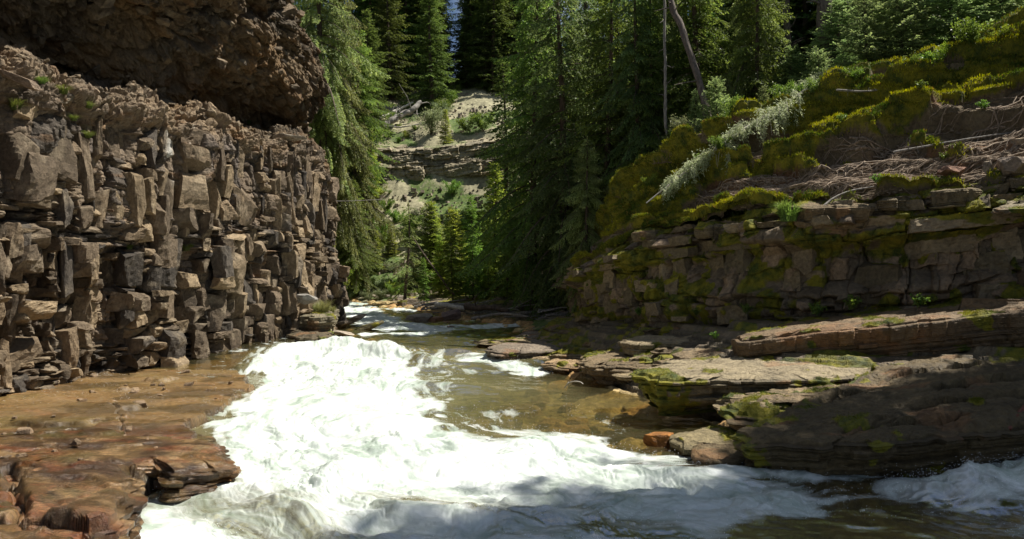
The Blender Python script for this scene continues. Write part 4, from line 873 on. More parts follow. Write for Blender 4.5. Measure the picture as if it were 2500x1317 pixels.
def water():
    npx, nd = 1500, 1050
    px = np.linspace(-150, 2750, npx)
    py = np.concatenate([np.linspace(1560, 880, 640), np.linspace(879.4, 690, nd-640)])
    # rows are chosen by depth so that crests near the camera get enough vertices
    dep = np.interp(py, [690,712,735,760,790,830,860,880,900,1560], [66,58,52.5,45,37.5,31,28,25.9,3.5*F/242,3.5*F/902])
    PX, D = np.meshgrid(px, dep, indexing='ij'); X = ((PX-1250)/F*D).astype(np.float32); Y = D.astype(np.float32)
    base = zw(X, Y).astype(np.float32)
    wn = .35*fbm(X*.9, Y*.9, o=4, seed=801)+.12*fbm(X*4, Y*4, o=3, seed=802)
    # coordinates along and across the current
    FP, fs_ = resample([(-16,60),(-10,48),(-6.5,38),(-5,30),(-4.2,24),(-3.6,18),(-2.0,14),(1.2,11.9),(6,11.4),(18,12)], n=70, smooth=2); best = np.full(X.shape, 1e9, np.float32); al = np.zeros_like(best); ac_ = np.zeros_like(best)
    for (p0, p1, s0_) in zip(FP[:-1], FP[1:], fs_[:-1]):
        ex, ey = p1-p0; l2 = ex*ex+ey*ey; wx, wy = X-p0[0], Y-p0[1]; t_ = np.clip((wx*ex+wy*ey)/l2, 0, 1); dx_, dy_ = wx-ex*t_, wy-ey*t_; dd = np.hypot(dx_, dy_); m_ = dd < best
        best = np.where(m_, dd, best); al = np.where(m_, s0_+t_*math.sqrt(l2), al); ac_ = np.where(m_, np.sign(ex*wy-ey*wx)*dd, ac_)
    wob_ = .5*fbm(X*.5, Y*.5, o=3, seed=815); fu = ac_+wob_; fv = al+.5*fbm(X*.5, Y*.5, o=3, seed=816)
    sd_ = sdf_poly(X, Y, FOAM)
    foam = sstep(-.35, .40, sd_+wn*.6+.45*fbm(fu*1.7, fv*.55, o=4, seed=807))
    for P, w, a in DARKS: foam *= 1-a*sstep(w*1.4, w*.3, dline(X, Y, P)+.45*wn)
    for P, w, a in UPF: foam = np.maximum(foam, a*sstep(w*2.3, w*.3, dline(X, Y, P)+.6*w*fbm(X*1.2, Y*2.6, o=4, seed=803)))
    semi = sstep(-.5, .5, sdf_poly(X, Y, SEMI)+.6*fbm(X*1.1, Y*2, o=4, seed=804))
    foam = np.maximum(foam, semi*.45*sstep(-.3, .5, fbm(X*2.5, Y*4.5, o=4, seed=805)))
    # stray flecks of foam on the calm water
    fl = sstep(.22, .75, fbm(fu*1.9, fv*.55, o=5, seed=806)+.35*sstep(-1.8, 0, sd_))*.62*sstep(-5, 0, sd_); foam = np.maximum(foam, fl)
    # waves
    inn = sstep(-.3, .9, sd_)
    w1 = fbm(X*.5, Y*.5, o=2, seed=811); w2 = fbm(X*.5, Y*.5, o=2, seed=812)
    u = X*.8+.9*w1; v = Y*.9+.9*w2
    u2 = u+.25*fbm(X*2, Y*2, o=2, seed=813); v2 = v+.25*fbm(X*2, Y*2, o=2, seed=814)
    puff = lambda a, b, s: 2*np.abs(vn(a, b, seed=s))**.8-.8
    turb = .13*fbm(u*.9, v*.9, o=2, seed=820)+.075*fbm(fu*1.6+.3*w1, fv*.8, o=2, seed=825)+.035*puff(u2*1.8, v2*1.9, 821)+.030*fbm(fu*5, fv*1.8, o=3, seed=826)+.020*puff(u2*4, v2*4.2, 822)+.012*puff(u2*9, v2*9.5, 823)+.006*puff(u2*18, v2*19, 824)
    bill = lambda a, b, s: 1-2*np.abs(vn(a, b, seed=s))
    calm = .030*fbm(X*1.2+.3*Y, Y*1.6, o=3, seed=830)+.006*bill(X*2.5+Y+.4*w1, Y*3.5, 831)+.0035*bill(X*7+w2, Y*10, 832)
    mod = sstep(-1.2, .8, fbm(X*.35, Y*.35, o=2, seed=833))
    Z = base + calm*(1+1.1*(Y > 24)) + turb*(.3+.75*inn*mod)*np.maximum(foam, .10)
    # standing waves: crest where the tongue plunges, mounds inside, heave against the lower right rock
    crest = dline(X, Y, [UZ(600,905,.1)[:2], UZ(700,872,.1)[:2], UZ(830,868,.1)[:2], UZ(960,878,.1)[:2], UZ(1040,890,.1)[:2]])
    Z += .30*np.exp(-(crest/.55)**2)*(1+.4*fbm(X*1.5, Y, o=3, seed=840))
    Z -= .16*np.exp(-((Y-26.9)/.8)**2)*sstep(-10, -8, X)*(1-sstep(-2.5, 0, X))
    for (a, b, rx, ry, h) in [(-3.5,16.5,2.2,.8,.22),(-1.5,13.2,2.0,.6,.2),(-5.2,19.5,1.5,.8,.2),(.5,14.5,1.6,.5,.15),(-2.8,21.5,2.5,.7,.22),(-4.0,11.5,1.0,.5,.16),(2.0,12.4,1.6,.45,.16),(-1,10.6,1.8,.4,.12),(4.5,12.2,1.4,.35,.16)]:
        Z += h*np.exp(-((X-a)/rx)**2-((Y-b+.25*(X-a))/ry)**2)
    heave = dline(X, Y, [UZ(2230,1195,.1)[:2], UZ(2340,1185,.2)[:2], UZ(2480,1160,.3)[:2], UZ(2750,1130,.3)[:2]])
    rise = sstep(4.9, 8.6, X)
    Z += (.55*rise*np.exp(-(heave/.55)**2))*(1+.35*fbm(X*2.5, Y*2.5, o=3, seed=841))
    foam = np.maximum(foam, sstep(.75, .3, heave+.3*wn)*sstep(4.6, 5.8, X))
    foam = foam*(1-.55*(1-sstep(10.6, 12.6, Y+.3*X*.3+.6*fbm(X*.5, Y*.5, o=2, seed=851)))*sstep(-.35,.45,fbm(fu*1.1, fv*.5, o=4, seed=850)))
    # thin veil spilling over the left shelf
    shl = sstep(0, .4, sdf_poly(X, Y, SHELF)); 
    Z = np.where(shl > 0, lerp(Z, base+.145+.35*calm-.35*(Y < 17), shl), Z)
    foam *= 1-shl*.9
    foam = np.maximum(foam, shl*sstep(.5,.68,fbm(X*1.6, Y*3, o=4, seed=842))*.5*(Y > 17))
    A = np.zeros(X.shape+(3,), np.float32); A[..., 0] = np.clip(foam, 0, 1); A[..., 1] = np.clip(inn, 0, 1)
    # depth tint, from where the bed lies deep (green) to the shallow amber pool
    A[..., 2] = sstep(.3, .9, zw(X, Y)-RBT(X, Y))*(1-shl)*(1-sstep(26,30,Y)*.6)
    V = np.stack([X, Y, Z], -1)
    fl_ = np.stack([fu*.1+.5, fv*.1, 0*fu], -1)
    me = mesh_data('water', V.reshape(-1, 3), gridf(*X.shape)[:, ::-1], fl_, A, [WATER], smooth=True)
    tagit(obj('water', me), 'river of white rapids and clear olive-brown shallows', 'river', kind='structure')
    return X, Y, Z, foam
def water_mat():
    m, t = newmat('water'); L = t.links.new
    out = N(t, 'ShaderNodeOutputMaterial'); am = N(t, 'ShaderNodeAttribute', attribute_name='Mask'); sp = N(t, 'ShaderNodeSeparateColor'); L(am.outputs['Color'], sp.inputs[0])
    tcn = N(t, 'ShaderNodeTexCoord')
    nb = N(t, 'ShaderNodeTexNoise', Scale=7.0, Detail=6.0, Roughness=.65, Distortion=.6); L(tcn.outputs['Object'], nb.inputs['Vector'])
    b = N(t, 'ShaderNodeBump', Strength=.3, Distance=.02); L(nb.outputs['Fac'], b.inputs['Height'])
    nw = N(t, 'ShaderNodeTexNoise', Scale=26.0, Detail=4.0, Roughness=.6); L(tcn.outputs['Object'], nw.inputs['Vector'])
    b2 = N(t, 'ShaderNodeBump', Strength=.35, Distance=.008); L(nw.outputs['Fac'], b2.inputs['Height']); L(b.outputs[0], b2.inputs['Normal'])
    tr = N(t, 'ShaderNodeBsdfTransparent'); mt = N(t, 'ShaderNodeMixRGB'); mt.inputs['Color1'].default_value = (.96,.89,.64,1); mt.inputs['Color2'].default_value = (.50,.56,.36,1)
    L(sp.outputs[2], mt.inputs['Fac']); L(mt.outputs[0], tr.inputs['Color'])
    df = N(t, 'ShaderNodeBsdfDiffuse'); df.inputs['Color'].default_value = (.36,.33,.16,1)   # suspended silt and air
    md = N(t, 'ShaderNodeMapRange'); md.inputs[3].default_value = .10; md.inputs[4].default_value = .6; L(sp.outputs[2], md.inputs[0])
    m0 = N(t, 'ShaderNodeMixShader'); L(md.outputs[0], m0.inputs[0]); L(tr.outputs[0], m0.inputs[1]); L(df.outputs[0], m0.inputs[2])
    gl = N(t, 'ShaderNodeBsdfGlossy', Roughness=.07); L(b2.outputs[0], gl.inputs['Normal'])
    fr = N(t, 'ShaderNodeFresnel', IOR=1.33); L(b2.outputs[0], fr.inputs['Normal'])
    fk = N(t, 'ShaderNodeMath', operation='MULTIPLY'); fk.inputs[1].default_value = .6; L(fr.outputs[0], fk.inputs[0])
    m1 = N(t, 'ShaderNodeMixShader'); L(fk.outputs[0], m1.inputs[0]); L(m0.outputs[0], m1.inputs[1]); L(gl.outputs[0], m1.inputs[2])
    # foam
    af = N(t, 'ShaderNodeAttribute', attribute_name='Col'); mpf = N(t, 'ShaderNodeMapping'); mpf.inputs['Scale'].default_value = (10, 4.2, 1); L(af.outputs['Color'], mpf.inputs[0])
    nf = N(t, 'ShaderNodeTexNoise', Scale=3.6, Detail=10.0, Roughness=.70, Distortion=.7); L(mpf.outputs[0], nf.inputs['Vector'])
    ad = N(t, 'ShaderNodeMath', operation='ADD'); L(sp.outputs[0], ad.inputs[0]); L(nf.outputs['Fac'], ad.inputs[1])
    fm = N(t, 'ShaderNodeMapRange'); fm.inputs[1].default_value = .78; fm.inputs[2].default_value = 1.26; L(ad.outputs[0], fm.inputs[0])
    fd = N(t, 'ShaderNodeBsdfPrincipled', Roughness=.55)
    fc = N(t, 'ShaderNodeMixRGB'); fc.inputs['Color1'].default_value = (.30,.37,.30,1); fc.inputs['Color2'].default_value = (.82,.85,.83,1)
    nf2 = N(t, 'ShaderNodeTexNoise', Scale=1.5, Detail=10.0, Roughness=.72, Distortion=1.0); L(mpf.outputs[0], nf2.inputs['Vector'])
    rf = N(t, 'ShaderNodeMapRange'); rf.inputs[1].default_value = .36; rf.inputs[2].default_value = .66; L(nf2.outputs['Fac'], rf.inputs[0]); L(rf.outputs[0], fc.inputs['Fac'])
    L(fc.outputs[0], fd.inputs['Base Color'])
    bf = N(t, 'ShaderNodeBump', Strength=.5, Distance=.035); L(nf.outputs['Fac'], bf.inputs['Height']); L(bf.outputs[0], fd.inputs['Normal'])
    m2 = N(t, 'ShaderNodeMixShader'); L(fm.outputs[0], m2.inputs[0]); L(m1.outputs[0], m2.inputs[1]); L(fd.outputs[0], m2.inputs[2]); L(m2.outputs[0], out.inputs[0])
    return m
WATER = water_mat()
WX, WY, WZ, WF = water()
def octa(P, r, name, mat, jitter=None):
    n = len(P); d = np.array([(1,0,0),(-1,0,0),(0,1,0),(0,-1,0),(0,0,1),(0,0,-1)], np.float32)
    V = P[:, None]+d[None]*r[:, None, None]
    f = np.array([(0,2,4),(2,1,4),(1,3,4),(3,0,4),(2,0,5),(1,2,5),(3,1,5),(0,3,5)]); Fc = (np.arange(n)[:, None, None]*6+f[None]).reshape(-1, 3)
    return mesh_data(name, V.reshape(-1, 3), Fc, None, None, [mat], smooth=True)
def spray():
    r = np.random.RandomState(9); gx, gy = np.gradient(WF); e = np.hypot(gx, gy)*(WY < 34)
    p = (e.ravel()**1.2); p /= p.sum(); idx = r.choice(p.size, 9000, p=p)
    P = np.stack([WX.ravel()[idx], WY.ravel()[idx], WZ.ravel()[idx]], 1); P[:, :2] += r.normal(0, .06, (len(P), 2)); P[:, 2] += np.abs(r.normal(0, .055, len(P)))
    hv = r.choice(np.flatnonzero(((WX > 5.8)&(WF > .6)&(WY < 14)).ravel()), 2500)
    Q = np.stack([WX.ravel()[hv], WY.ravel()[hv], WZ.ravel()[hv]], 1); Q[:, 2] += np.abs(r.normal(0, .10, len(Q)))
    P = np.vstack([P, Q]).astype(np.float32)
    m, t = newmat('spray_drops'); bs = N(t, 'ShaderNodeBsdfPrincipled', Roughness=.3); bs.inputs['Base Color'].default_value = (.9,.92,.93,1)
    o = N(t, 'ShaderNodeOutputMaterial'); t.links.new(bs.outputs[0], o.inputs[0])
    tagit(obj('spray', octa(P, r.uniform(.0025,.008, len(P)).astype(np.float32), 'spray', m)), 'fine white droplets thrown up along the foam edges', 'spray', kind='stuff')
spray()
# ------------------------------------------------------------------ plants
def tubes(lines, sides=5):
    """lines: list of (pts (k,3), radii (k,)) -> V, F"""
    Vs = []; Fs = []; n0 = 0
    for P, R in lines:
        P = np.asarray(P, float); R = np.asarray(R, float)*np.ones(len(P)); k = len(P)
        T = np.gradient(P, axis=0); T /= np.linalg.norm(T, axis=1)[:, None]+1e-9
        up = np.array([0, 0, 1.]) if abs(T[:, 2]).mean() < .8 else np.array([1., 0, 0])
        A = np.cross(T, up); A /= np.linalg.norm(A, axis=1)[:, None]+1e-9; B = np.cross(T, A)
        th = np.linspace(0, 2*np.pi, sides, endpoint=False)
        V = P[:, None]+R[:, None, None]*(np.cos(th)[None, :, None]*A[:, None]+np.sin(th)[None, :, None]*B[:, None])
        i, j = np.meshgrid(np.arange(k-1), np.arange(sides), indexing='ij'); j2 = (j+1) % sides
        Fs.append((n0+np.stack([i*sides+j, i*sides+j2, (i+1)*sides+j2, (i+1)*sides+j], -1)).reshape(-1, 4)); Vs.append(V.reshape(-1, 3)); n0 += k*sides
        # end caps as fans
    return np.vstack(Vs), np.vstack(Fs)
def blades(B, D, Wd, L, w, col):
    """rhombic blades: base B, direction D, width dir Wd"""
    n = len(B); L = np.asarray(L).reshape(-1, 1); w = np.asarray(w).reshape(-1, 1)
    V = np.stack([B, B+D*L*.45+Wd*w, B+D*L, B+D*L*.45-Wd*w], 1).reshape(-1, 3)
    Fc = np.arange(4*n).reshape(-1, 4); C = np.repeat(col, 4, 0); return V, Fc, C
def unit(a): return a/(np.linalg.norm(a, axis=-1, keepdims=True)+1e-9)
def conifer(name, H=15., R=2.6, clear=.04, whorl=.34, nb=6, droop=.35, up=.35, seed=0, blade=.13, twstep=.16, bw=.22, base=(0.060,0.128,0.033), tip=(0.139,0.248,0.054), taper=.8, sparse=0., irregular=.2, hang=.0, rt=None, dense=1.0):
    r = np.random.RandomState(seed); rt = rt or H*.012
    zt = np.linspace(0, H, 24); ph = r.uniform(0, 6, 2); bend = lambda z: np.stack([.012*H*np.sin(z/H*3+ph[0]), .012*H*np.sin(z/H*4+ph[1]), z], -1)
    wood = [(bend(zt)-bend(0)*np.array([1,1,0]), rt*(1-zt/H)**.8+.012)]
    BB, DD, WW, LL, CC = [], [], [], [], []
    z = H*clear+.3
    while z < H*.985:
        f = z/H; prof = R*(1-f)**taper*(1-.35*np.exp(-(f-clear)/.10))+.12
        n = max(3, int(nb*(1-.45*f)+r.uniform(-.5, 1)))
        a0 = r.uniform(0, 6.28)
        for q in range(n):
            if r.rand() < sparse: 
                if r.rand() < .5:
                    a = a0+q*6.283/n; l = prof*r.uniform(.3,.8); pb = bend(z)-bend(0)*np.array([1,1,0])
                    wood.append((np.array([pb, pb+l*np.array([np.cos(a), np.sin(a), -.15])]), [.012,.004]))
                continue
            a = a0+q*6.283/n+r.normal(0, .25); l = prof*(1+irregular*r.normal()); l = max(l, .12)
            k = max(4, int(l/twstep)+2); t = np.linspace(0, 1, k)
            e0 = up*(.4+1.1*f)-droop*(1-f)*.8+r.normal(0, .1); e1 = e0-droop*1.1*(1-.5*f)
            el = e0+(e1-e0)*np.sin(t*2.2)/.9; el[t > .75] += .25*(t[t > .75]-.75)*4
            seg = l/(k-1); h = np.array([np.cos(a), np.sin(a), 0.])
            dirs = np.cos(el)[:, None]*h+np.sin(el)[:, None]*np.array([0, 0, 1.])
            pb = bend(z+r.uniform(-.1,.1))-bend(0)*np.array([1, 1, 0]); P = pb+np.vstack([[0, 0, 0], np.cumsum(dirs[:-1]*seg, 0)])
            wood.append((P, np.linspace(max(.010, rt*.16*(l/R)), .003, k)))
            side = np.array([-np.sin(a), np.cos(a), 0.])
            tw = []
            for i in range(1, k):
                if t[i] < .12: continue
                ll = (.28+.35*R*.25)*np.sin(np.clip((1.02-t[i])*1.9, 0, 1.57))*l/max(prof, .3)+.06
                ll = min(ll, l*.55)
                for sgn in (-1, 1):
                    if r.rand() > .93*dense: continue
                    d = dirs[i]*.75+sgn*side*.8+np.array([0, 0, -.12-hang*r.uniform(.5, 1.5)])+r.normal(0, .12, 3)
                    tw.append((P[i], unit(d), ll*r.uniform(.65, 1.2)))
                if hang > .4 and r.rand() < .7: tw.append((P[i], unit(dirs[i]*.25+np.array([0,0,-1.])+r.normal(0,.15,3)), ll*r.uniform(.6,1.3)))
            tw.append((P[-1], dirs[-1], .15)); tw.append((P[-2], dirs[-1], .2))
            br = r.uniform(.7, 1.3)
            for p, d, L_ in tw:
                m = max(2, int(L_/(blade*.42))); s = np.linspace(.05, 1, m)[:, None]
                dd = unit(d[None]+np.array([0, 0, -.25-.5*hang])[None]*s)
                pp = p+dd*L_*s
                for rep in range(2):
                    sg = r.choice([-1, 1], m)[:, None]; sd_ = unit(np.cross(dd, [0, 0, 1.])+1e-6)
                    D = unit(dd*.9+sg*sd_*r.uniform(.25, .9, (m, 1))+r.normal(0, .22, (m, 3)))
                    Wv = unit(np.cross(D, unit(np.array([0, 0, 1.])+r.normal(0, .5, (m, 3)))))
                    BB.append(pp); DD.append(D); WW.append(Wv); LL.append(blade*r.uniform(.6, 1.2, m))
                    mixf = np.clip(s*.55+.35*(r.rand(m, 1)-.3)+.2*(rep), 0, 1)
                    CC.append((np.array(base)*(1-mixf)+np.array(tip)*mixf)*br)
        z += whorl*(1-.45*f)*r.uniform(.8, 1.2)
    # leader
    m = 24; s = np.linspace(.93, 1.0, m); pb = np.array([bend(H*q)-bend(0)*np.array([1, 1, 0]) for q in s]); D = unit(r.normal(0, .5, (m, 3))+np.array([0, 0, .8]))
    BB.append(pb); DD.append(D); WW.append(unit(np.cross(D, r.normal(size=(m, 3))))); LL.append(np.full(m, blade)); CC.append(np.tile(np.array(tip), (m, 1)))
    B = np.vstack(BB); L = np.concatenate(LL)
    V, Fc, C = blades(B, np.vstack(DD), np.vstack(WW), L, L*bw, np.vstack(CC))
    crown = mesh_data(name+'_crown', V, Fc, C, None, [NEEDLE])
    Vt, Ft = tubes(wood, 6); trunk = mesh_data(name+'_trunk', Vt, Ft, None, None, [BARK], smooth=True)
    return trunk, crown, H
PROTO = {
 'big': conifer('big', 17, 3.7, .03, .52, 7, .5, .15, 1, .15, .19, hang=.25, irregular=.3, base=(.075,.15,.038), tip=(.19,.29,.07)),
 'big2': conifer('big2', 19, 3.5, .05, .52, 7, .6, .1, 2, .15, .19, hang=.35, irregular=.3, sparse=.05, base=(0.065,0.126,0.043), tip=(0.186,0.260,0.094)),
 'fir': conifer('fir', 16, 2.3, .02, .40, 7, .3, .25, 3, .17, .20, hang=.1, irregular=.32, base=(.05,.095,.026), tip=(.125,.19,.05)),
 'slim': conifer('slim', 8, 1.25, .03, .22, 7, .3, .35, 4, .12, .12, base=(0.14,0.23,0.045), tip=(0.34,0.45,0.09)),
 'slim2': conifer('slim2', 9, 1.5, .08, .24, 6, .45, .2, 5, .12, .12, sparse=.12, base=(0.075,0.158,0.030), tip=(0.202,0.310,0.062)),
 'scrag': conifer('scrag', 8, 1.2, .10, .28, 5, .6, .1, 6, .10, .14, sparse=.35, irregular=.4, dense=.7, base=(0.090,0.143,0.045), tip=(0.232,0.279,0.093)),
 'young': conifer('young', 4, 1.05, .02, .20, 6, .1, .45, 7, .08, .10, base=(0.105,0.180,0.075), tip=(0.310,0.419,0.171)),
 'bg': conifer('bg', 18, 2.6, .06, .62, 6, .45, .15, 8, .26, .32, base=(0.055,0.11,0.032), tip=(0.12,0.20,0.05), bw=.26),
 'bg2': conifer('bg2', 20, 2.3, .25, .66, 5, .5, .1, 9, .26, .32, sparse=.15, base=(0.055,0.10,0.032), tip=(0.11,0.18,0.045), bw=.26),
 'toppine': conifer('toppine', 34, 2.8, .78, .4, 7, .3, .1, 13, .2, .2, base=(.036,.07,.024), tip=(.10,.14,.05), rt=.2),
 'pine': conifer('pine', 30, 2.6, .60, .5, 6, .3, .1, 12, .2, .2, base=(.036,.07,.024), tip=(.10,.14,.05), rt=.22),
 'hang': conifer('hang', 16, 3.2, .03, .50, 7, .7, .05, 10, .14, .18, hang=.8, irregular=.45, sparse=.05, base=(0.108,0.154,0.054), tip=(0.298,0.354,0.131)),
}
def plant(kind, name, x, y, z, h, label, cat, group=None, rot=0., lean=(0, 0), wide=1.):
    tr, cr_, H = PROTO[kind]; s = h/H
    e = bpy.data.objects.new(name, None); COL.objects.link(e); e.location = (x, y, z); e.scale = (s*wide, s*wide, s); e.rotation_euler = (lean[0], lean[1], rot)
    tagit(e, label, cat, group)
    a = obj('trunk', tr, e); b = obj('crown', cr_, e)
    return e
def at(kind, name, px, pyb, d, pyt, label, group=None, wide=1., rot=None, lean=(0, 0), cat='spruce'):
    p = W(px, pyb, d); h = (pyb-pyt)/F*d
    return plant(kind, name, p[0], p[1], p[2]-.1, h, label, cat, group, px*.37 if rot is None else rot, lean, wide)
# -- centre
at('fir','fir_tree',1055,275,87,-60,'broad bright fir standing above the far cliff right of the fallen log',wide=1.25,cat='fir')
at('fir','fir_tree',955,290,90,-90,'tall fir left of the broad fir, above the pale fallen log',wide=1.15,cat='fir')
at('fir','fir_tree',1140,250,95,60,'low yellow-green fir at the top of the bare dirt patch',wide=1.5,cat='fir')
at('slim','spruce_tree',1086,362,76,265,'small lone spruce growing on the rim of the far cliff',wide=1.15)
at('slim','spruce_tree',905,485,62,315,'slender bright spruce at the left end of the far cliff',wide=.95)
at('hang','spruce_tree',818,560,47,-140,'large yellowish spruce with drooping boughs rising behind the end of the left cliff',wide=.85)
at('hang','spruce_tree',790,420,46,-260,'yellow-green spruce hugging the end of the dark overhang',wide=1.2)
at('big','spruce_tree',860,470,56,60,'full green spruce between the overhang and the slender bright spruce',wide=1.3)
at('fir','fir_tree',905,330,78,20,'olive fir above the left end of the far cliff',wide=1.3,cat='fir')
at('hang','spruce_tree',862,640,55,170,'spruce with hanging olive boughs behind the slender bright spruce',wide=1.1)
at('big','spruce_tree',870,680,53,430,'low full spruce beside the left cliff corner just above the river',wide=1.2)
at('scrag','spruce_tree',988,735,50,490,'thin scraggly spruce standing at the water edge by the gravel bar',wide=1.5)
at('slim2','spruce_tree',1035,738,47,625,'short young spruce right of the scraggly one',wide=1.1)
at('slim','spruce_tree',1072,715,52,570,'slim dark spruce second in the line along the far shore')
at('slim2','spruce_tree',1106,738,48,545,'spindly spruce just right of the leaning dead pole',wide=1.0)
at('slim2','spruce_tree',1155,735,48,472,'tall thin spruce left of the bright twin spruces',wide=.9)
at('slim','spruce_tree',1205,700,52,395,'tallest bright green spruce in the cluster by the river')
at('slim2','spruce_tree',1238,735,47,470,'thin spruce with bare lower trunk in front of the bright cluster',wide=.9)
at('slim','spruce_tree',1268,720,50,455,'bright back-lit spruce against the dark grove')
at('slim2','spruce_tree',1178,720,53,520,'small spruce tucked behind the tall thin one',wide=.9)
at('slim','spruce_tree',1130,705,55,560,'small spruce deep in the cluster by the river')
at('scrag','spruce_tree',1010,690,57,560,'small scrubby spruce on the green foot of the slope')
for i, (px, pyb, d, pyt, lab) in enumerate([(1240,650,60,500,'pale spruce at the back of the riverside cluster'),(1300,700,50,560,'small spruce at the foot of the dark grove'),(955,640,62,545,'bushy small fir at the left foot of the talus'),(915,660,60,560,'dark little fir by the stream bend'),(1000,625,64,520,'little fir low on the talus slope')]):
    at('slim','spruce_tree',px,pyb,d,pyt,lab,wide=1.3)
# -- dark grove in the middle right
G1 = 'big dark spruces of the grove'
at('big','spruce_tree',1305,768,42,-160,'outermost big dark spruce of the grove, leaning over the far bank',G1,wide=.92)
at('big2','spruce_tree',1372,775,38.5,-200,'big spruce in the centre of the dark grove with boughs down to the river',G1,wide=1.1)
at('big','spruce_tree',1470,720,37,-150,'big spruce right of the grove centre with lit bough tips',G1,wide=.95)
at('big2','spruce_tree',1560,610,35,-220,'hanging-boughed spruce behind the dead spruce tip',G1,wide=.85)
at('hang','spruce_tree',1425,745,33.5,330,'lower pale-green spruce at the foot of the grove',G1,wide=1.2)
at('big','spruce_tree',1345,700,46,-100,'back spruce of the grove seen between the front ones',G1,wide=.8)
at('big2','spruce_tree',1420,690,46,-200,'tall spruce deep inside the dark grove',G1,wide=1.1)
at('hang','spruce_tree',1500,640,33,420,'small drooping spruce beside the mossy bank end',wide=1.2)
at('big','spruce_tree',1530,700,42,-160,'dark spruce behind the leaning dead trunk',G1)
# -- right forest edge
at('young','spruce_tree',1745,372,28.6,185,'bright young spruce behind the fallen dead spruce',wide=1.1)
at('young','spruce_tree',1700,330,30,215,'narrow yellow-green young spruce at the leaning trunk base',wide=.8)
at('young','spruce_tree',1640,430,30.2,300,'small blue-green spruce at the left of the dead spruce',wide=1.1)
at('young','spruce_tree',1775,300,31,190,'taller young spruce under the dark forest edge',wide=.9)
at('young','spruce_tree',1862,290,28.5,205,'young spruce half hidden behind the dead boughs')
at('young','spruce_tree',2200,190,27,-60,'leafy young fir above the moss ridge',wide=1.5,cat='fir')
at('young','spruce_tree',2330,150,26.5,-130,'spreading young fir right of the forest edge',wide=1.5,cat='fir')
at('young','spruce_tree',2450,110,26.5,-140,'young fir at the top right corner',wide=1.5,cat='fir')
at('hang','spruce_tree',1840,330,33,-260,'dark spruce left of the thick straight trunk',wide=.9)
at('big2','spruce_tree',2140,240,37,-330,'dark spruce right of the thick straight trunk',wide=.8)
at('big','spruce_tree',2290,170,34,-380,'dark spruce behind the young firs at upper right',wide=.9)
# -- dense forest behind, plus the trees past the right frame edge that shade the near bank
r = np.random.RandomState(77); cnt = 0
def bgtree(x, y, h, kind, lab, grp, z=None, wide=1.):
    global cnt; cnt += 1
    plant(kind, 'spruce_tree', x, y, (float(hill_z(x, y)) if z is None else z)-.3, h, lab, 'spruce', grp, cnt*1.7, wide=wide)
for i in range(62):
    y = r.uniform(36, 78); x = r.uniform(.04, .80)*y+1.5
    if x < 10: x += 9
    if x < 22 and 44 < y < 68: continue
    bgtree(x, y, r.uniform(14, 24), ['bg','bg2','bg'][i % 3], 'dark spruce in the dense forest behind the right bank', 'dark spruces of the forest behind the right bank', wide=1.1)
for i in range(80):
    y = r.uniform(90, 122); x = r.uniform(-.42, .5)*y
    if abs(x/y*F+1250-1108) < 36: continue
    bgtree(x, y, r.uniform(13, 21), ['bg','fir','bg2'][i % 3], 'spruce in the forest on top of the far slope', 'spruces on top of the far slope')
for i in range(26):
    y = r.uniform(52, 84); x = -r.uniform(.21, .34)*y
    bgtree(x, y, r.uniform(9, 17), ['bg','fir','hang'][i % 3], 'spruce on the wooded slope behind the left cliff', 'spruces behind the left cliff')
bz = lambda x, y: 10.2+.3*(y-24)+.15*(x-17)
for i in range(60):
    px_ = [r.uniform(850, 1068), r.uniform(1150, 1300)][i % 2]; y = r.uniform(93, 108); h = r.uniform(15, 22)
    bgtree((px_-1250)/F*y, y, h, ['fir','bg','fir'][i % 3], 'spruce in the forest on top of the far slope', 'spruces on top of the far slope', wide=1.2)
for i, (x, y, h, k_) in enumerate([(21,13.9,35,'big2'),(23.5,14.6,38,'pine'),(19,13.5,24,'big'),(17.9,16.3,17,'big2'),(25.5,13,42,'pine'),(22.5,11,34,'big2'),(19.5,10.5,26,'big')]):
    bgtree(x, y, h, k_, 'tall conifer on the right bank past the frame edge', 'conifers past the right frame edge', z=6.5+.35*min(max(x-17,0)+max(y-18,0),10), wide=1.0)
for px, d_, h in [(1560,44,20),(1600,41,19),(1650,43,21),(1690,40,18),(1730,44,21),(1790,41,19),(1870,42,20),(1960,40,20),(2060,42,20),(1625,50,24),(1700,52,24),(1230,66,16),(1275,70,18)]:
    bgtree((px-1250)/F*d_, d_, h, ['bg','bg2'][px % 2], 'dark spruce in the dense forest behind the right bank', 'dark spruces of the forest behind the right bank', wide=1.3)
G3 = 'young spruces of the riverside cluster'
for i in range(16):
    px_ = r.uniform(1030, 1300); d_ = r.uniform(48, 60); h = r.uniform(2.5, 6.5); x_ = (px_-1250)/F*d_
    plant(['slim','slim2','young'][i % 3], 'spruce_tree', x_, d_, float(HT(x_, d_))-.2, h, 'young bright green spruce in the riverside cluster', 'spruce', G3, i*1.3, wide=r.uniform(1, 1.5))
for i in range(20):
    px_ = r.uniform(1600, 2600); hh_ = r.uniform(2, 5) if px_ > 2180 else r.uniform(.8, 1.8); i0 = int(np.clip((px_-1380)/1500*GB.shape[0]*.62+60, 5, GB.shape[0]-5)); p = GB[i0, r.randint(225, 300)]
    plant('young', 'spruce_tree', float(p[0])+r.uniform(0, 2), float(p[1])+r.uniform(.5, 3), float(p[2])-.2, hh_, 'young spruce growing in the understory just behind the ridge', 'spruce', 'young spruces behind the ridge', i*2.1, wide=r.uniform(1, 1.4))
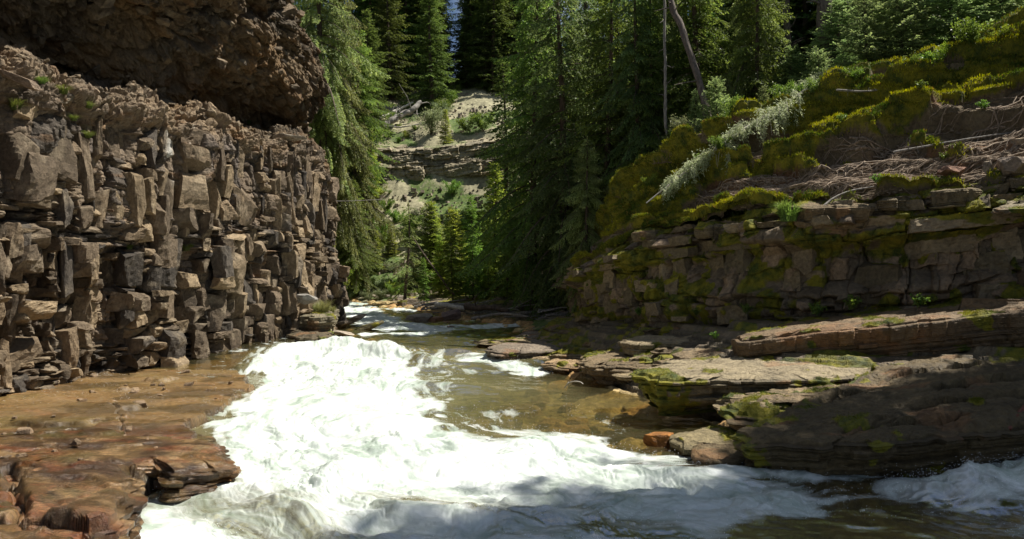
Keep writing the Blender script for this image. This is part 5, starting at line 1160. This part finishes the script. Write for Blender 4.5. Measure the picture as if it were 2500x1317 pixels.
for i in range(34):
    px_ = 1600+i*29+r.uniform(-12, 12); d_ = r.uniform(31.5, 40); x_ = (px_-1250)/F*d_
    if abs(px_-2015) < 45 or abs(px_-1925) < 25: continue
    plant(['big','hang','big2','bg'][i % 4], 'spruce_tree', x_, d_, float(max(HT(x_, d_), 6.5))-.3, r.uniform(8, 16), 'mid-sized green spruce filling the forest edge behind the ridge', 'spruce', 'mid-sized spruces of the forest edge', i*1.9, wide=r.uniform(.9, 1.2))
# ------------------------------------------------------------------ moss fuzz, roots, logs, small plants
def pick(V, wgt, n, seed):
    r = np.random.RandomState(seed); p = np.clip(wgt.ravel().astype(float), 0, None); p /= p.sum(); return r.choice(p.size, n, p=p)
def vnormals(V):
    du = np.gradient(V, axis=0); dv = np.gradient(V, axis=1); n = unit(np.cross(du, dv)); return n
def fuzz(P, Nn, n, lo, hi, seed, wr=.12, hue=0.):
    r = np.random.RandomState(seed); D = unit(Nn*.7+np.array([0, 0, .35])+r.normal(0, .45, (n, 3)))
    Wv = unit(np.cross(D, r.normal(size=(n, 3)))); L = r.uniform(lo, hi, n)
    k = np.clip(fbm(P[:, 0]*1.3, P[:, 1]*1.3, P[:, 2]*2, o=3, seed=5)*.9+.45+r.normal(0, .15, n), 0, 1)[:, None]
    C = (np.array([.07,.10,.014])*(1-k)+np.array([.34,.30,.03])*k)*r.uniform(.7, 1.3, (n, 1))
    C = np.where(r.rand(n, 1) < .06, np.array([.26,.15,.04]), C)
    return blades(P+r.normal(0, .012, (n, 3)), D, Wv, L, L*wr, C)
def joinb(parts):
    V = np.vstack([p[0] for p in parts]); o = 0; F_ = []
    for p in parts: F_.append(p[1]+o); o += len(p[0])
    return V, np.vstack(F_), np.vstack([p[2] for p in parts])
def moss():
    parts = []
    w = MB_*(VB < 1.5)*(GB[..., 1] < 34)
    i = pick(GB, w, 230000, 1); Pb = GB.reshape(-1, 3)[i]; parts.append(fuzz(Pb, NB.reshape(-1, 3)[i], len(i), .05, .13, 2))
    nr = vnormals(VR); nr *= np.sign((nr*np.array([0, -1, .3])).sum(-1).mean()); w = MR_[..., 0]**2
    i = pick(VR, w, 60000, 3); parts.append(fuzz(VR.reshape(-1, 3)[i], nr.reshape(-1, 3)[i], len(i), .02, .05, 4))
    for k, (V, M) in enumerate(FUZZ):
        if M.sum() < 50: continue
        n = min(26000, int(M.sum()*1.2)); i = pick(V, M**2, n, 10+k); parts.append(fuzz(V[i], np.tile([0, -.2, 1.], (n, 1)), n, .012, .04, 20+k))
    i = pick(VS, MS, 25000, 5); parts.append(fuzz(VS.reshape(-1, 3)[i], np.tile([0, -.2, 1.], (len(i), 1)), len(i), .015, .04, 6))
    V, Fc, C = joinb(parts)
    tagit(obj('moss', mesh_data('moss', V, Fc, C, None, [MOSSY])), 'soft golden green moss growing over the right bank and its ledges', 'moss', kind='stuff')
moss()
def bank_near(px, py):
    """nearest bank surface point seen through this pixel direction"""
    d = unit(np.array([(px-1250)/F, 1, (658-py)/F])); G = GB[:, :230:2].reshape(-1, 3)-np.array([0, 0, CZ]); t = G@d; q = np.linalg.norm(G-t[:, None]*d, axis=1)
    c_ = np.flatnonzero(q < q.min()+.08); k = c_[np.argmin(t[c_])]; return G[k]+np.array([0, 0, CZ]), NB[:, :230:2].reshape(-1, 3)[k]
GBs = GB[:, :215]; NBs = NB[:, :215]
def roots():
    r = np.random.RandomState(31); L = []
    x, z, y = GBs[..., 0], GBs[..., 2], GBs[..., 1]
    w = (1-MB_[:, :215])*(VB[:, :215] < .75)*(x > 3.5)*(x < 18)*(.08+np.exp(-((x-10.5)/3.4)**2-((VB[:, :215]-.30)/.22)**2)*2)
    ids = pick(GBs, w, 760, 32); ni = GBs.shape[1]
    for q in ids:
        i, j = q//ni, q % ni; k = r.randint(10, 34); a = r.normal(0, .5) + (np.pi if r.rand() < .5 else 0); P = []
        lift = r.uniform(.01, .09); fi, fj = float(i), float(j); st = r.uniform(2, 4.2)
        for s_ in range(k):
            ii, jj = int(np.clip(fi, 0, GBs.shape[0]-1)), int(np.clip(fj, 0, ni-1))
            if s_ and MB_[ii, jj] > .45: break
            P.append(GBs[ii, jj]+NBs[ii, jj]*(.02+lift*math.sin(3.1*s_/k)+.015*math.sin(s_*.9+q)))
            a += r.normal(0, .22)+.03*math.sin(s_*.3+q); fi += st*math.cos(a); fj += st*.75*math.sin(a)
        if len(P) < 5: continue
        P = np.array(P)
        if len(P) < 3 or np.linalg.norm(P[0]-P[-1]) < .1: continue
        R0 = r.choice([.012,.018,.026,.038], p=[.3,.35,.25,.10]); L.append((P, np.linspace(R0, R0*.3, len(P))))
    V, Fc = tubes(L, 5)
    tagit(obj('roots', mesh_data('roots', V, Fc, None, None, [ROOTM], smooth=True)), 'tangle of bare thin roots and dead twigs across the earthy right bank', 'roots', kind='stuff')
roots()
def log(name, pts, r0, r1, mat, label, cat='log', stubs=6, seed=0, sides=14, group=None):
    r = np.random.RandomState(seed); P = np.array([W(*p) if isinstance(p, tuple) else p for p in pts]); P, s = resample(P, n=60, smooth=2)
    P = P+.25*r0*np.stack([fbm(s*1.2, 0, o=2, seed=seed+k) for k in range(3)], 1)
    R = np.linspace(r0, r1, len(P))*(1+.12*vn(s*3, 0, seed=seed))
    # taper the broken ends
    R[0] *= .25; R[1] *= .8; R[-1] *= .2
    L = [(P, R)]
    for k in range(stubs):
        i = r.randint(6, 56); d = unit(r.normal(size=3)+np.array([0,0,.3])); l = r.uniform(3, 9)*R[i]; q = np.array([P[i], P[i]+d*l*.6, P[i]+d*l+r.normal(0, .2*l, 3)])
        L.append((q, np.array([R[i]*.25, R[i]*.15, R[i]*.05])+.002))
    base = P[0].copy()
    V, Fc = tubes([(a-base, b) for a, b in L], sides)
    o = obj(name, mesh_data(name, V, Fc, None, None, [mat], smooth=True), loc=base); return tagit(o, label, cat, group)
log('fallen_log', [(928,312,79),(975,285,80.5),(1030,250,82)], .42, .26, GREYW, 'thick grey fallen log slanting down above the far cliff', seed=1, stubs=10)
log('fallen_log', [(925,290,82),(970,268,84),(1010,250,85)], .18, .12, PALEW, 'thin pale log lying behind the thick grey one', seed=2)
log('dead_stump', [(868,382,70),(880,352,71),(893,326,72)], .42, .2, GREYW, 'shattered grey dead trunk left of the far cliff', 'stump', seed=3, stubs=8)
log('fallen_branch', [(940,308,78.5),(985,312,79),(1030,300,80)], .10, .05, GREYW, 'curved grey branch lying under the thick grey log', 'branch', seed=4, stubs=5)
log('driftwood_log', [(1060,742,42),(1120,752,41.5),(1165,754,41)], .16, .12, PALEW, 'pale driftwood log on the far right shore', seed=5, stubs=3)
log('driftwood_log', [(1130,748,40.5),(1200,752,40),(1240,760,39.5)], .19, .13, BARK, 'brown driftwood log crossing the end of the pale one', seed=6, stubs=3)
log('driftwood_log', [(1150,778,39.5),(1215,765,39),(1290,772,37)], .09, .05, GREYW, 'thin grey driftwood pole low on the shore near the dark grove', seed=7, stubs=4)
log('dead_pole', [(1110,722,47.5),(1062,660,48),(1005,575,49)], .08, .03, BARK, 'thin dead pole leaning left over the riverside spruces', 'dead tree', seed=8, stubs=9, sides=8)
log('dead_tree', [(1740,330,29.2),(1706,195,29.8),(1672,90,30.5),(1625,-30,31),(1560,-190,32)], .15, .11, BARK3, 'leaning dead trunk crossing the dark forest at top centre right', 'dead tree', seed=9, stubs=7)
log('dead_tree', [(1626,330,33),(1624,180,33),(1622,20,33),(1618,-150,33)], .075, .05, GREYW, 'thin straight pale dead trunk left of the leaning one', 'dead tree', seed=10, stubs=16)
log('bare_trunk', [(2026,215,31),(2016,60,31),(2008,-160,31),(2000,-400,31)], .30, .24, BARK3, 'thick straight conifer trunk standing at the forest edge', 'tree trunk', seed=11, stubs=9)
log('bare_trunk', [(1925,220,35),(1920,60,35),(1918,-160,35)], .19, .15, BARK3, 'slimmer straight conifer trunk left of the thick one', 'tree trunk', seed=12, stubs=7)
log('dead_branch', [(815,492,41),(870,490,41),(935,487,42)], .03, .012, GREYW, 'horizontal dead bough sticking out past the left cliff corner', 'branch', seed=13, stubs=8, sides=6)
log('broken_stick', [(2458,1052,11.9),(2478,1020,12.2),(2520,975,12.6)], .055, .045, REDW, 'red-brown broken stick leaning on the wet slab at the right frame edge', 'stick', seed=14, stubs=2)
log('curved_twig', [(1378,948,20.5),(1386,936,20.4),(1400,931,20.3),(1416,932,20.2),(1424,938,20.1)], .022, .014, PALEW, 'dead curved twig arching out of the pool', 'twig', seed=15, stubs=1, sides=8)
log('bank_branch', [(2290,540,19.2),(2380,520,19),(2520,470,18.7)], .05, .03, ROOTM, 'long dead branch lying along the top of the right wall', 'branch', seed=16, stubs=6) if 0 else None
for i, (a, b, c_, lab) in enumerate([((2180,372,21.8),(2330,345,21.4),(2510,318,21),'long bleached branch lying across the mossy bank at right'),((1990,520,20.6),(2050,470,20.9),(2140,455,20.8),'short bent branch above the jutting mossy block'),((2040,220,24.4),(2110,225,24.2),(2180,215,24.4),'dead branch caught under the turf lip of the bank')]):
    log('dead_branch', [a, b, c_], .04, .02, GREYW, lab, 'branch', seed=17+i, stubs=8, sides=7)

# fallen dead spruce hanging over the bank
def dead_spruce():
    r = np.random.RandomState(50); pts = [W(1578,496,26.2),W(1640,445,26.2),W(1720,385,25.8),W(1800,325,25.4),W(1890,272,25.6),W(1960,225,26),W(2040,175,27)]
    P, s = resample(pts, n=70, smooth=2); e = bpy.data.objects.new('fallen_spruce', None); COL.objects.link(e); e.location = P[-1]
    tagit(e, 'pale grey-green fallen spruce hanging down the bank with its bleached tip at the left', 'dead tree'); o0 = P[-1].copy()
    wood = [(P-o0, np.linspace(.022, .085, 70))]; BB, DD, WW, LL, CC = [], [], [], [], []
    tdir = unit(P[-1]-P[0])
    for k in range(210):
        i = int(np.clip(6+62*r.rand(), 0, 68)); f = i/69.
        side = unit(np.cross(tdir, [0, 0, 1.])+0); d = unit(r.choice([-1, 1])*side*r.uniform(.2, 1)+tdir*-.35+np.array([0, 0, r.uniform(-.2, .9)]))
        l = r.uniform(.35, .95)*(.55+.9*f); n = 9; t = np.linspace(0, 1, n)[:, None]; q = P[i]+d*l*t+np.array([0, 0, -1.])*(.75*l*t**2.2)
        wood.append((q-o0, np.linspace(.012, .003, n)))
        if i < 8 or r.rand() < .1 or 22 < i < 27 : continue
        for j in range(2, n):
            for _ in range(4):
                dd = unit(r.normal(0, .55, 3)+np.array([0, 0, -1.1])+.4*d); ll = r.uniform(.10, .30); m = max(2, int(ll/.035)); u = np.linspace(0, 1, m)[:, None]
                pp = q[j]+dd*ll*u+r.normal(0, .02, (m, 3)); D = unit(dd+r.normal(0, .45, (m, 3)))
                BB.append(pp); DD.append(D); WW.append(unit(np.cross(D, r.normal(size=(m, 3))))); LL.append(r.uniform(.06, .12, m)); CC.append(np.array([.38,.45,.27])*r.uniform(.65, 1.25, (m, 1)))
    V, Fc, C = blades(np.vstack(BB)-o0, np.vstack(DD), np.vstack(WW), np.concatenate(LL), np.concatenate(LL)*.13, np.vstack(CC))
    Vt, Ft = tubes(wood, 7); obj('trunk', mesh_data('dead_trunk', Vt, Ft, None, None, [PALEW], smooth=True), e); obj('boughs', mesh_data('dead_boughs', V, Fc, C, None, [NEEDLE]), e)
dead_spruce()

# leafy shrubs, grass, ferns
def leafy(name, h, w, n, leaf, c1, c2, seed, stems=9):
    r = np.random.RandomState(seed); wood = []; B, D, Wd, L, C = [], [], [], [], []
    for k in range(stems):
        a = r.uniform(0, 6.28); q = np.array([0, 0, 0.])+np.linspace(0, 1, 7)[:, None]*np.array([math.cos(a)*w*r.uniform(.2, 1), math.sin(a)*w*r.uniform(.2, 1), h*r.uniform(.6, 1)])
        q[:, 2] = q[-1, 2]*np.sin(np.linspace(0, 1, 7)*1.5); wood.append((q, np.linspace(.012, .003, 7)*max(h, .4)))
        m = n//stems; t = r.uniform(.2, 1, m)[:, None]; pp = np.stack([np.interp(t[:, 0], np.linspace(0, 1, 7), q[:, c_]) for c_ in range(3)], 1)+r.normal(0, .10*w, (m, 3))
        d = unit(r.normal(0, .6, (m, 3))+np.array([math.cos(a)*.4, math.sin(a)*.4, .35])); B.append(pp); D.append(d); Wd.append(unit(np.cross(d, r.normal(0, .4, (m, 3))+np.array([0, 0, 1.]))))
        L.append(leaf*r.uniform(.6, 1.3, m)); u = r.rand(m, 1); C.append(np.array(c1)*(1-u)+np.array(c2)*u)
    L = np.concatenate(L); V, Fc, Cc = blades(np.vstack(B), np.vstack(D), np.vstack(Wd), L, L*.27, np.vstack(C)); V[:, 2] = np.maximum(V[:, 2], .0)
    Vt, Ft = tubes(wood, 4); return mesh_data(name+'_stems', Vt, Ft, None, None, [BARK], smooth=True), mesh_data(name+'_leaves', V, Fc, Cc, None, [LEAF])
def grassy(name, h, w, n, c1, c2, seed, droop=.5):
    r = np.random.RandomState(seed); a = r.uniform(0, 6.28, n); rad = w*.35*np.sqrt(r.rand(n)); b = np.stack([rad*np.cos(a), rad*np.sin(a), 0*a], 1); a2 = a+r.normal(0, .6, n)
    hh = h*r.uniform(.5, 1.1, n); sp = w*r.uniform(.2, 1, n); out = np.stack([np.cos(a2), np.sin(a2), 0*a2], 1); side = np.stack([-np.sin(a2), np.cos(a2), 0*a2], 1)
    V = []; k = 4
    for i in range(k+1):
        t = i/k; c_ = b+out*(sp*t**1.6)[:, None]+np.array([0, 0, 1.])*(hh*(t-droop*t**2.4*.6))[:, None]; wd = (.0035+.006*h)*(1-t)**.7+.0005; V += [c_-side*wd, c_+side*wd]
    V = np.stack(V, 1).reshape(-1, 3); base = np.arange(n)[:, None, None]*(2*(k+1)); f = np.array([[2*i, 2*i+1, 2*i+3, 2*i+2] for i in range(k)])[None]
    u = np.repeat(r.rand(n, 1), 2*(k+1), 0); return mesh_data(name, V, (base+f).reshape(-1, 4), np.array(c1)*(1-u)+np.array(c2)*u, None, [LEAF])
SHR = {'bush': leafy('bush', .9, .7, 2400, .075, (.07,.16,.03), (.16,.27,.06), 1), 'sage': leafy('sage', .8, .8, 2400, .06, (.13,.18,.09), (.24,.29,.15), 2), 'herb': leafy('herb', .45, .35, 420, .085, (.06,.13,.03), (.14,.24,.05), 3, 7), 'bright': leafy('bright', .6, .5, 900, .06, (.10,.18,.03), (.22,.32,.06), 4)}
GR = {'tuft': grassy('tuft', .55, .35, 240, (.13,.18,.06), (.27,.30,.12), 5), 'lush': grassy('lush', .6, .4, 260, (.07,.13,.03), (.16,.24,.06), 6, .8)}
def shrub(kind, p, s, label, cat='shrub', group=None, name='shrub'):
    e = bpy.data.objects.new(name, None); COL.objects.link(e); e.location = p; e.scale = (s, s, s); e.rotation_euler = (0, 0, (p[0]*7.3+p[1]*3.1) % 6.28); tagit(e, label, cat, group)
    obj('stems', SHR[kind][0], e); obj('leaves', SHR[kind][1], e); return e
def tuft(kind, p, s, label, group=None):
    o = obj('grass_tuft', GR[kind].copy() if 0 else GR[kind], loc=p); o.scale = (s, s, s); o.rotation_euler = (0, 0, (p[0]*7.3+p[1]*3.1) % 6.28); return tagit(o, label, 'grass', group)
def left_near(px, py):
    d = unit(np.array([(px-1250)/F, 1, (658-py)/F])); G = VL[::2, ::2].reshape(-1, 3)-np.array([0, 0, CZ]); t = G@d; q = np.linalg.norm(G-t[:, None]*d, axis=1)
    c_ = np.flatnonzero((q < q.min()+.06) & (t > 0)); k = c_[np.argmin(t[c_])]; return G[k]+np.array([0, 0, CZ])
for px, py, s, lab in [(35,255,.85,'bright grass tuft on the left cliff near the frame edge'),(105,195,.6,'small grass tuft on the crest of the left cliff'),(160,222,.7,'thin yellowish tuft high on the left cliff'),(222,262,.55,'little tuft in a crack left of the white streak'),(183,292,.5,'tiny tuft under the thin yellowish tuft'),(217,332,.6,'green tuft below the cracked crest of the left cliff'),(452,610,.75,'green tuft growing from a cleft in the middle of the left cliff'),(467,598,.4,'tiny sprig right of the cleft tuft'),(607,300,.5,'sparse tuft on the crest of the second buttress'),(320,600,.5,'sprig in the shade of a column of the left cliff')]:
    tuft('lush', left_near(px, py)+np.array([.03, -.03, -.1]), s, lab)
tuft('tuft', W(788,768,32.2), 1.7, 'pale green grass cushion on the rock stub by the river')
tuft('tuft', W(765,766,32.6), 1.2, 'smaller grass clump at the left of the pale cushion')
tuft('tuft', W(808,766,32.8), 1.0, 'grass clump at the right of the pale cushion')
shrub('bright', W(832,722,39), 1.6, 'bright green bush growing from the foot of the left cliff corner')
shrub('bright', W(838,690,41), 1.2, 'small bright bush above the one at the left cliff foot')
for i, (px, py, kind, s, lab) in enumerate([(1925,540,'lush',1.5,'long-bladed grass clump hanging in the gully of the right wall'),(1912,520,'lush',1.0,'grass clump just above the hanging one in the gully')]):
    tuft(kind, W(px, py, 20.7), s, lab)
# ridge and bank plants
rp = np.random.RandomState(60)
RG = 'leafy plants along the mossy ridge'
rl = [(1700,392),(1760,362),(1822,330),(1872,300),(1935,262),(2080,205),(2130,200),(2170,190),(2205,178),(2240,165),(2275,150),(2310,140),(2350,122),(2385,112),(2420,100),(2450,90),(2480,85),(1990,222),(1620,430),(1580,455),(1545,475)]
for i, (px, py) in enumerate(rl):
    p, n_ = bank_near(px, py); shrub(['herb','bush','herb','bright'][i % 4], p-np.array([0, -.25, .05]), .5+.6*rp.rand(), 'low leafy green plant on the mossy ridge of the right bank', 'plant', RG, 'leafy_plant')
for i, (px, py, lab) in enumerate([(2250,215,'thin green sprout under the big moss mound'),(2400,260,'seedling on the moss below the top right corner'),(2135,450,'pale weedy sprout above the jutting mossy block'),(2300,395,'herb beside the reddish square stone'),(1690,470,'low herb below the dead spruce'),(2060,300,'sprig on the dark soil under the turf lip')]):
    p, n_ = bank_near(px, py); shrub('herb', p, .6, lab, 'plant', None, 'leafy_plant')
shrub('bush', W(1500,650,29.6), 1.1, 'round light bush on the left end of the right rock wall')
shrub('bush', W(1530,640,29.0), .8, 'small bush right of the round light one on the wall end')
for i, (px, py, d, s, lab) in enumerate([(1990,690+75,20.2,.8,'fern-like weed at the foot of the right wall under its darkest recess'),(1700,765,22.9,.6,'low weed at the foot of the right wall left of centre'),(1820,760,21.6,.7,'pale weed at the foot of the wall beneath the gully'),(2080,752,19.8,.9,'leafy weed on the ledge below the undercut'),(1560,765,26,.7,'weed clump at the left foot of the right wall'),(1745,822,20.8,.5,'small sprout between the pale slab and the long ledge'),(2240,745,19.0,.8,'weed at the right foot of the undercut wall')]):
    shrub('herb', W(px, py+8, d), s, lab, 'plant', None, 'weed')
# green understory between the bank and the forest
for i in range(34):
    px = rp.uniform(1500, 2560); i0 = int(np.clip((px-1380)/1500*GB.shape[0]*.62+60, 5, GB.shape[0]-5)); p = GB[i0, rp.randint(212, 262)]
    shrub(['bush','herb','sage'][i % 3], p-np.array([0, 0, .05]), rp.uniform(.5, 1.1), 'leafy bush in the shade just behind the ridge', 'shrub', 'bushes behind the ridge')
# talus and far slope growth
for i in range(150):
    d = rp.uniform(53, 73) if i < 105 else rp.uniform(77, 92); x = (rp.uniform(845, 1300)-1250)/F*d; z = float(HT(x, d))
    if abs(x+3.5) < 3.2 and d > 82: continue
    shrub(['bush','sage','bright','bush'][i % 4], (x, d, z-.1), rp.uniform(.6, 1.9), 'low green bush scattered on the far talus slope' if d < 75 else 'low bush on the slope above the far cliff', 'shrub', 'bushes on the far talus' if d < 75 else 'bushes above the far cliff')
shrub('sage', W(1052,330,78), 3.2, 'big grey-green rounded bush left of the lone rim spruce')
shrub('bush', W(1180,322,78), 2.2, 'wide green bush on the rim of the far cliff right of the lone spruce')
shrub('bush', W(1140,326,78), 1.8, 'green bush between the lone rim spruce and the wide one')
def scree():
    r = np.random.RandomState(70); n = 2600; d = r.uniform(52, 92, n); x = (r.uniform(840, 1300, n)-1250)/F*d; z = HT(x, d)
    k = (np.abs(d-75) > 2.5); x, d, z = x[k], d[k], z[k]; n = len(x); s = r.uniform(.05, .26, n)*r.uniform(.4, 1, n)
    cube = np.array([[a, b, c_] for a in (-1, 1) for b in (-1, 1) for c_ in (-1, 1)], float); V = cube[None]*s[:, None, None]*r.uniform(.4, 1.2, (n, 1, 3))*(1+.3*r.normal(size=(n, 8, 3))*.5)
    a = r.uniform(0, 6.28, n); c_, s_ = np.cos(a), np.sin(a); V = np.stack([V[..., 0]*c_[:, None]-V[..., 1]*s_[:, None], V[..., 0]*s_[:, None]+V[..., 1]*c_[:, None], V[..., 2]], -1)+np.stack([x, d, z], 1)[:, None]
    f = np.array([[0,1,3,2],[4,6,7,5],[0,4,5,1],[2,3,7,6],[0,2,6,4],[1,5,7,3]]); Fc = (np.arange(n)[:, None, None]*8+f[None]).reshape(-1, 4)
    C = np.repeat(np.array([.30,.25,.19])*r.uniform(.5, 1.3, (n, 1)), 8, 0)
    tagit(obj('scree', mesh_data('scree', V.reshape(-1, 3), Fc, C, np.zeros_like(C), [ROCKBIG])), 'loose stones scattered over the far talus slope', 'stones', kind='stuff')
scree()
def drift():
    r = np.random.RandomState(80); L = []
    for k in range(110):
        px = r.uniform(1010, 1340); d = 46-(px-1010)/330*9+r.normal(0, .8); x = (px-1250)/F*d; z = float(max(HT(x, d), zw(x, d)))+r.uniform(.0, .5); a = r.normal(0, .5); l = r.uniform(.5, 2.6)
        p = np.array([x, d, z]); q = p+np.array([math.cos(a), math.sin(a)*.5, r.normal(0, .15)])*l; L.append((np.array([p, (p+q)/2+r.normal(0, .08, 3), q]), np.array([1, .9, .5])*r.uniform(.015, .07)))
    V, Fc = tubes(L, 6); tagit(obj('driftwood', mesh_data('driftwood', V, Fc, None, None, [GREYW], smooth=True)), 'jumbled driftwood sticks along the shaded far shore', 'driftwood', kind='stuff')
drift()

def pebbles():
    r = np.random.RandomState(71); n = 90; y = r.uniform(9, 24, n); x = r.uniform(-13, -6, n); keep = sdf_poly(x.astype(np.float32), y.astype(np.float32), SHELF) > .5; x, y = x[keep], y[keep]; n = len(x)
    z = np.interp(y, [8, 10, 13, 15.5, 18, 26], [.84,.78,.5,.36,.27,.24]); s = .03*np.exp(r.normal(.3, .6, n)); C = np.stack([x, y, z], 1); o = lambda v: np.tile(np.array(v, float), (n, 1)); a = r.uniform(0, 6.28, n)
    A = np.stack([np.cos(a), np.sin(a), 0*a], 1); B_ = np.stack([-np.sin(a), np.cos(a), 0*a], 1); V, F_ = box_rocks(C, A, B_, o([0, 0, 1]), np.stack([s*2, s*1.4, s*.8], 1), 72, m=4, chops=4, rough=.003)
    c_ = np.repeat((np.array([.30,.21,.13])*r.uniform(.4, 1.1, (n, 1)))[:, None], V.shape[1], 1); tagit(obj('pebbles', mesh_data('pebbles', V.reshape(-1, 3), F_, c_, np.zeros_like(c_), [ROCK])), 'small loose stones lying on the wet left shelf', 'stones', kind='stuff')
pebbles()

def bank_stones():
    r = np.random.RandomState(73); w = (1-MB_[:, :215])*(VB[:, :215] < .7)*(.1+np.exp(-(VB[:, :215]/.22)**2)); ids = pick(GBs, w, 1500, 74); C = GBs.reshape(-1, 3)[ids]; n = len(C); s = .022*np.exp(r.normal(.35, .6, n)); a = r.uniform(0, 6.28, n)
    A = np.stack([np.cos(a), np.sin(a), 0*a], 1); B_ = np.stack([-np.sin(a), np.cos(a), 0*a], 1); V, F_ = box_rocks(C, A, B_, np.tile([0, 0, 1.], (n, 1)), np.stack([s*2.4, s*1.7, s*1.2], 1), 75, m=3, chops=3, rough=.003)
    c_ = np.repeat((np.array([.30,.235,.16])*r.uniform(.4, 1.1, (n, 1)))[:, None], V.shape[1], 1); tagit(obj('bank_stones', mesh_data('bank_stones', V.reshape(-1, 3), F_, c_, np.zeros_like(c_), [ROCK])), 'small stones and clods loose on the bare soil of the right bank', 'stones', kind='stuff')
bank_stones()
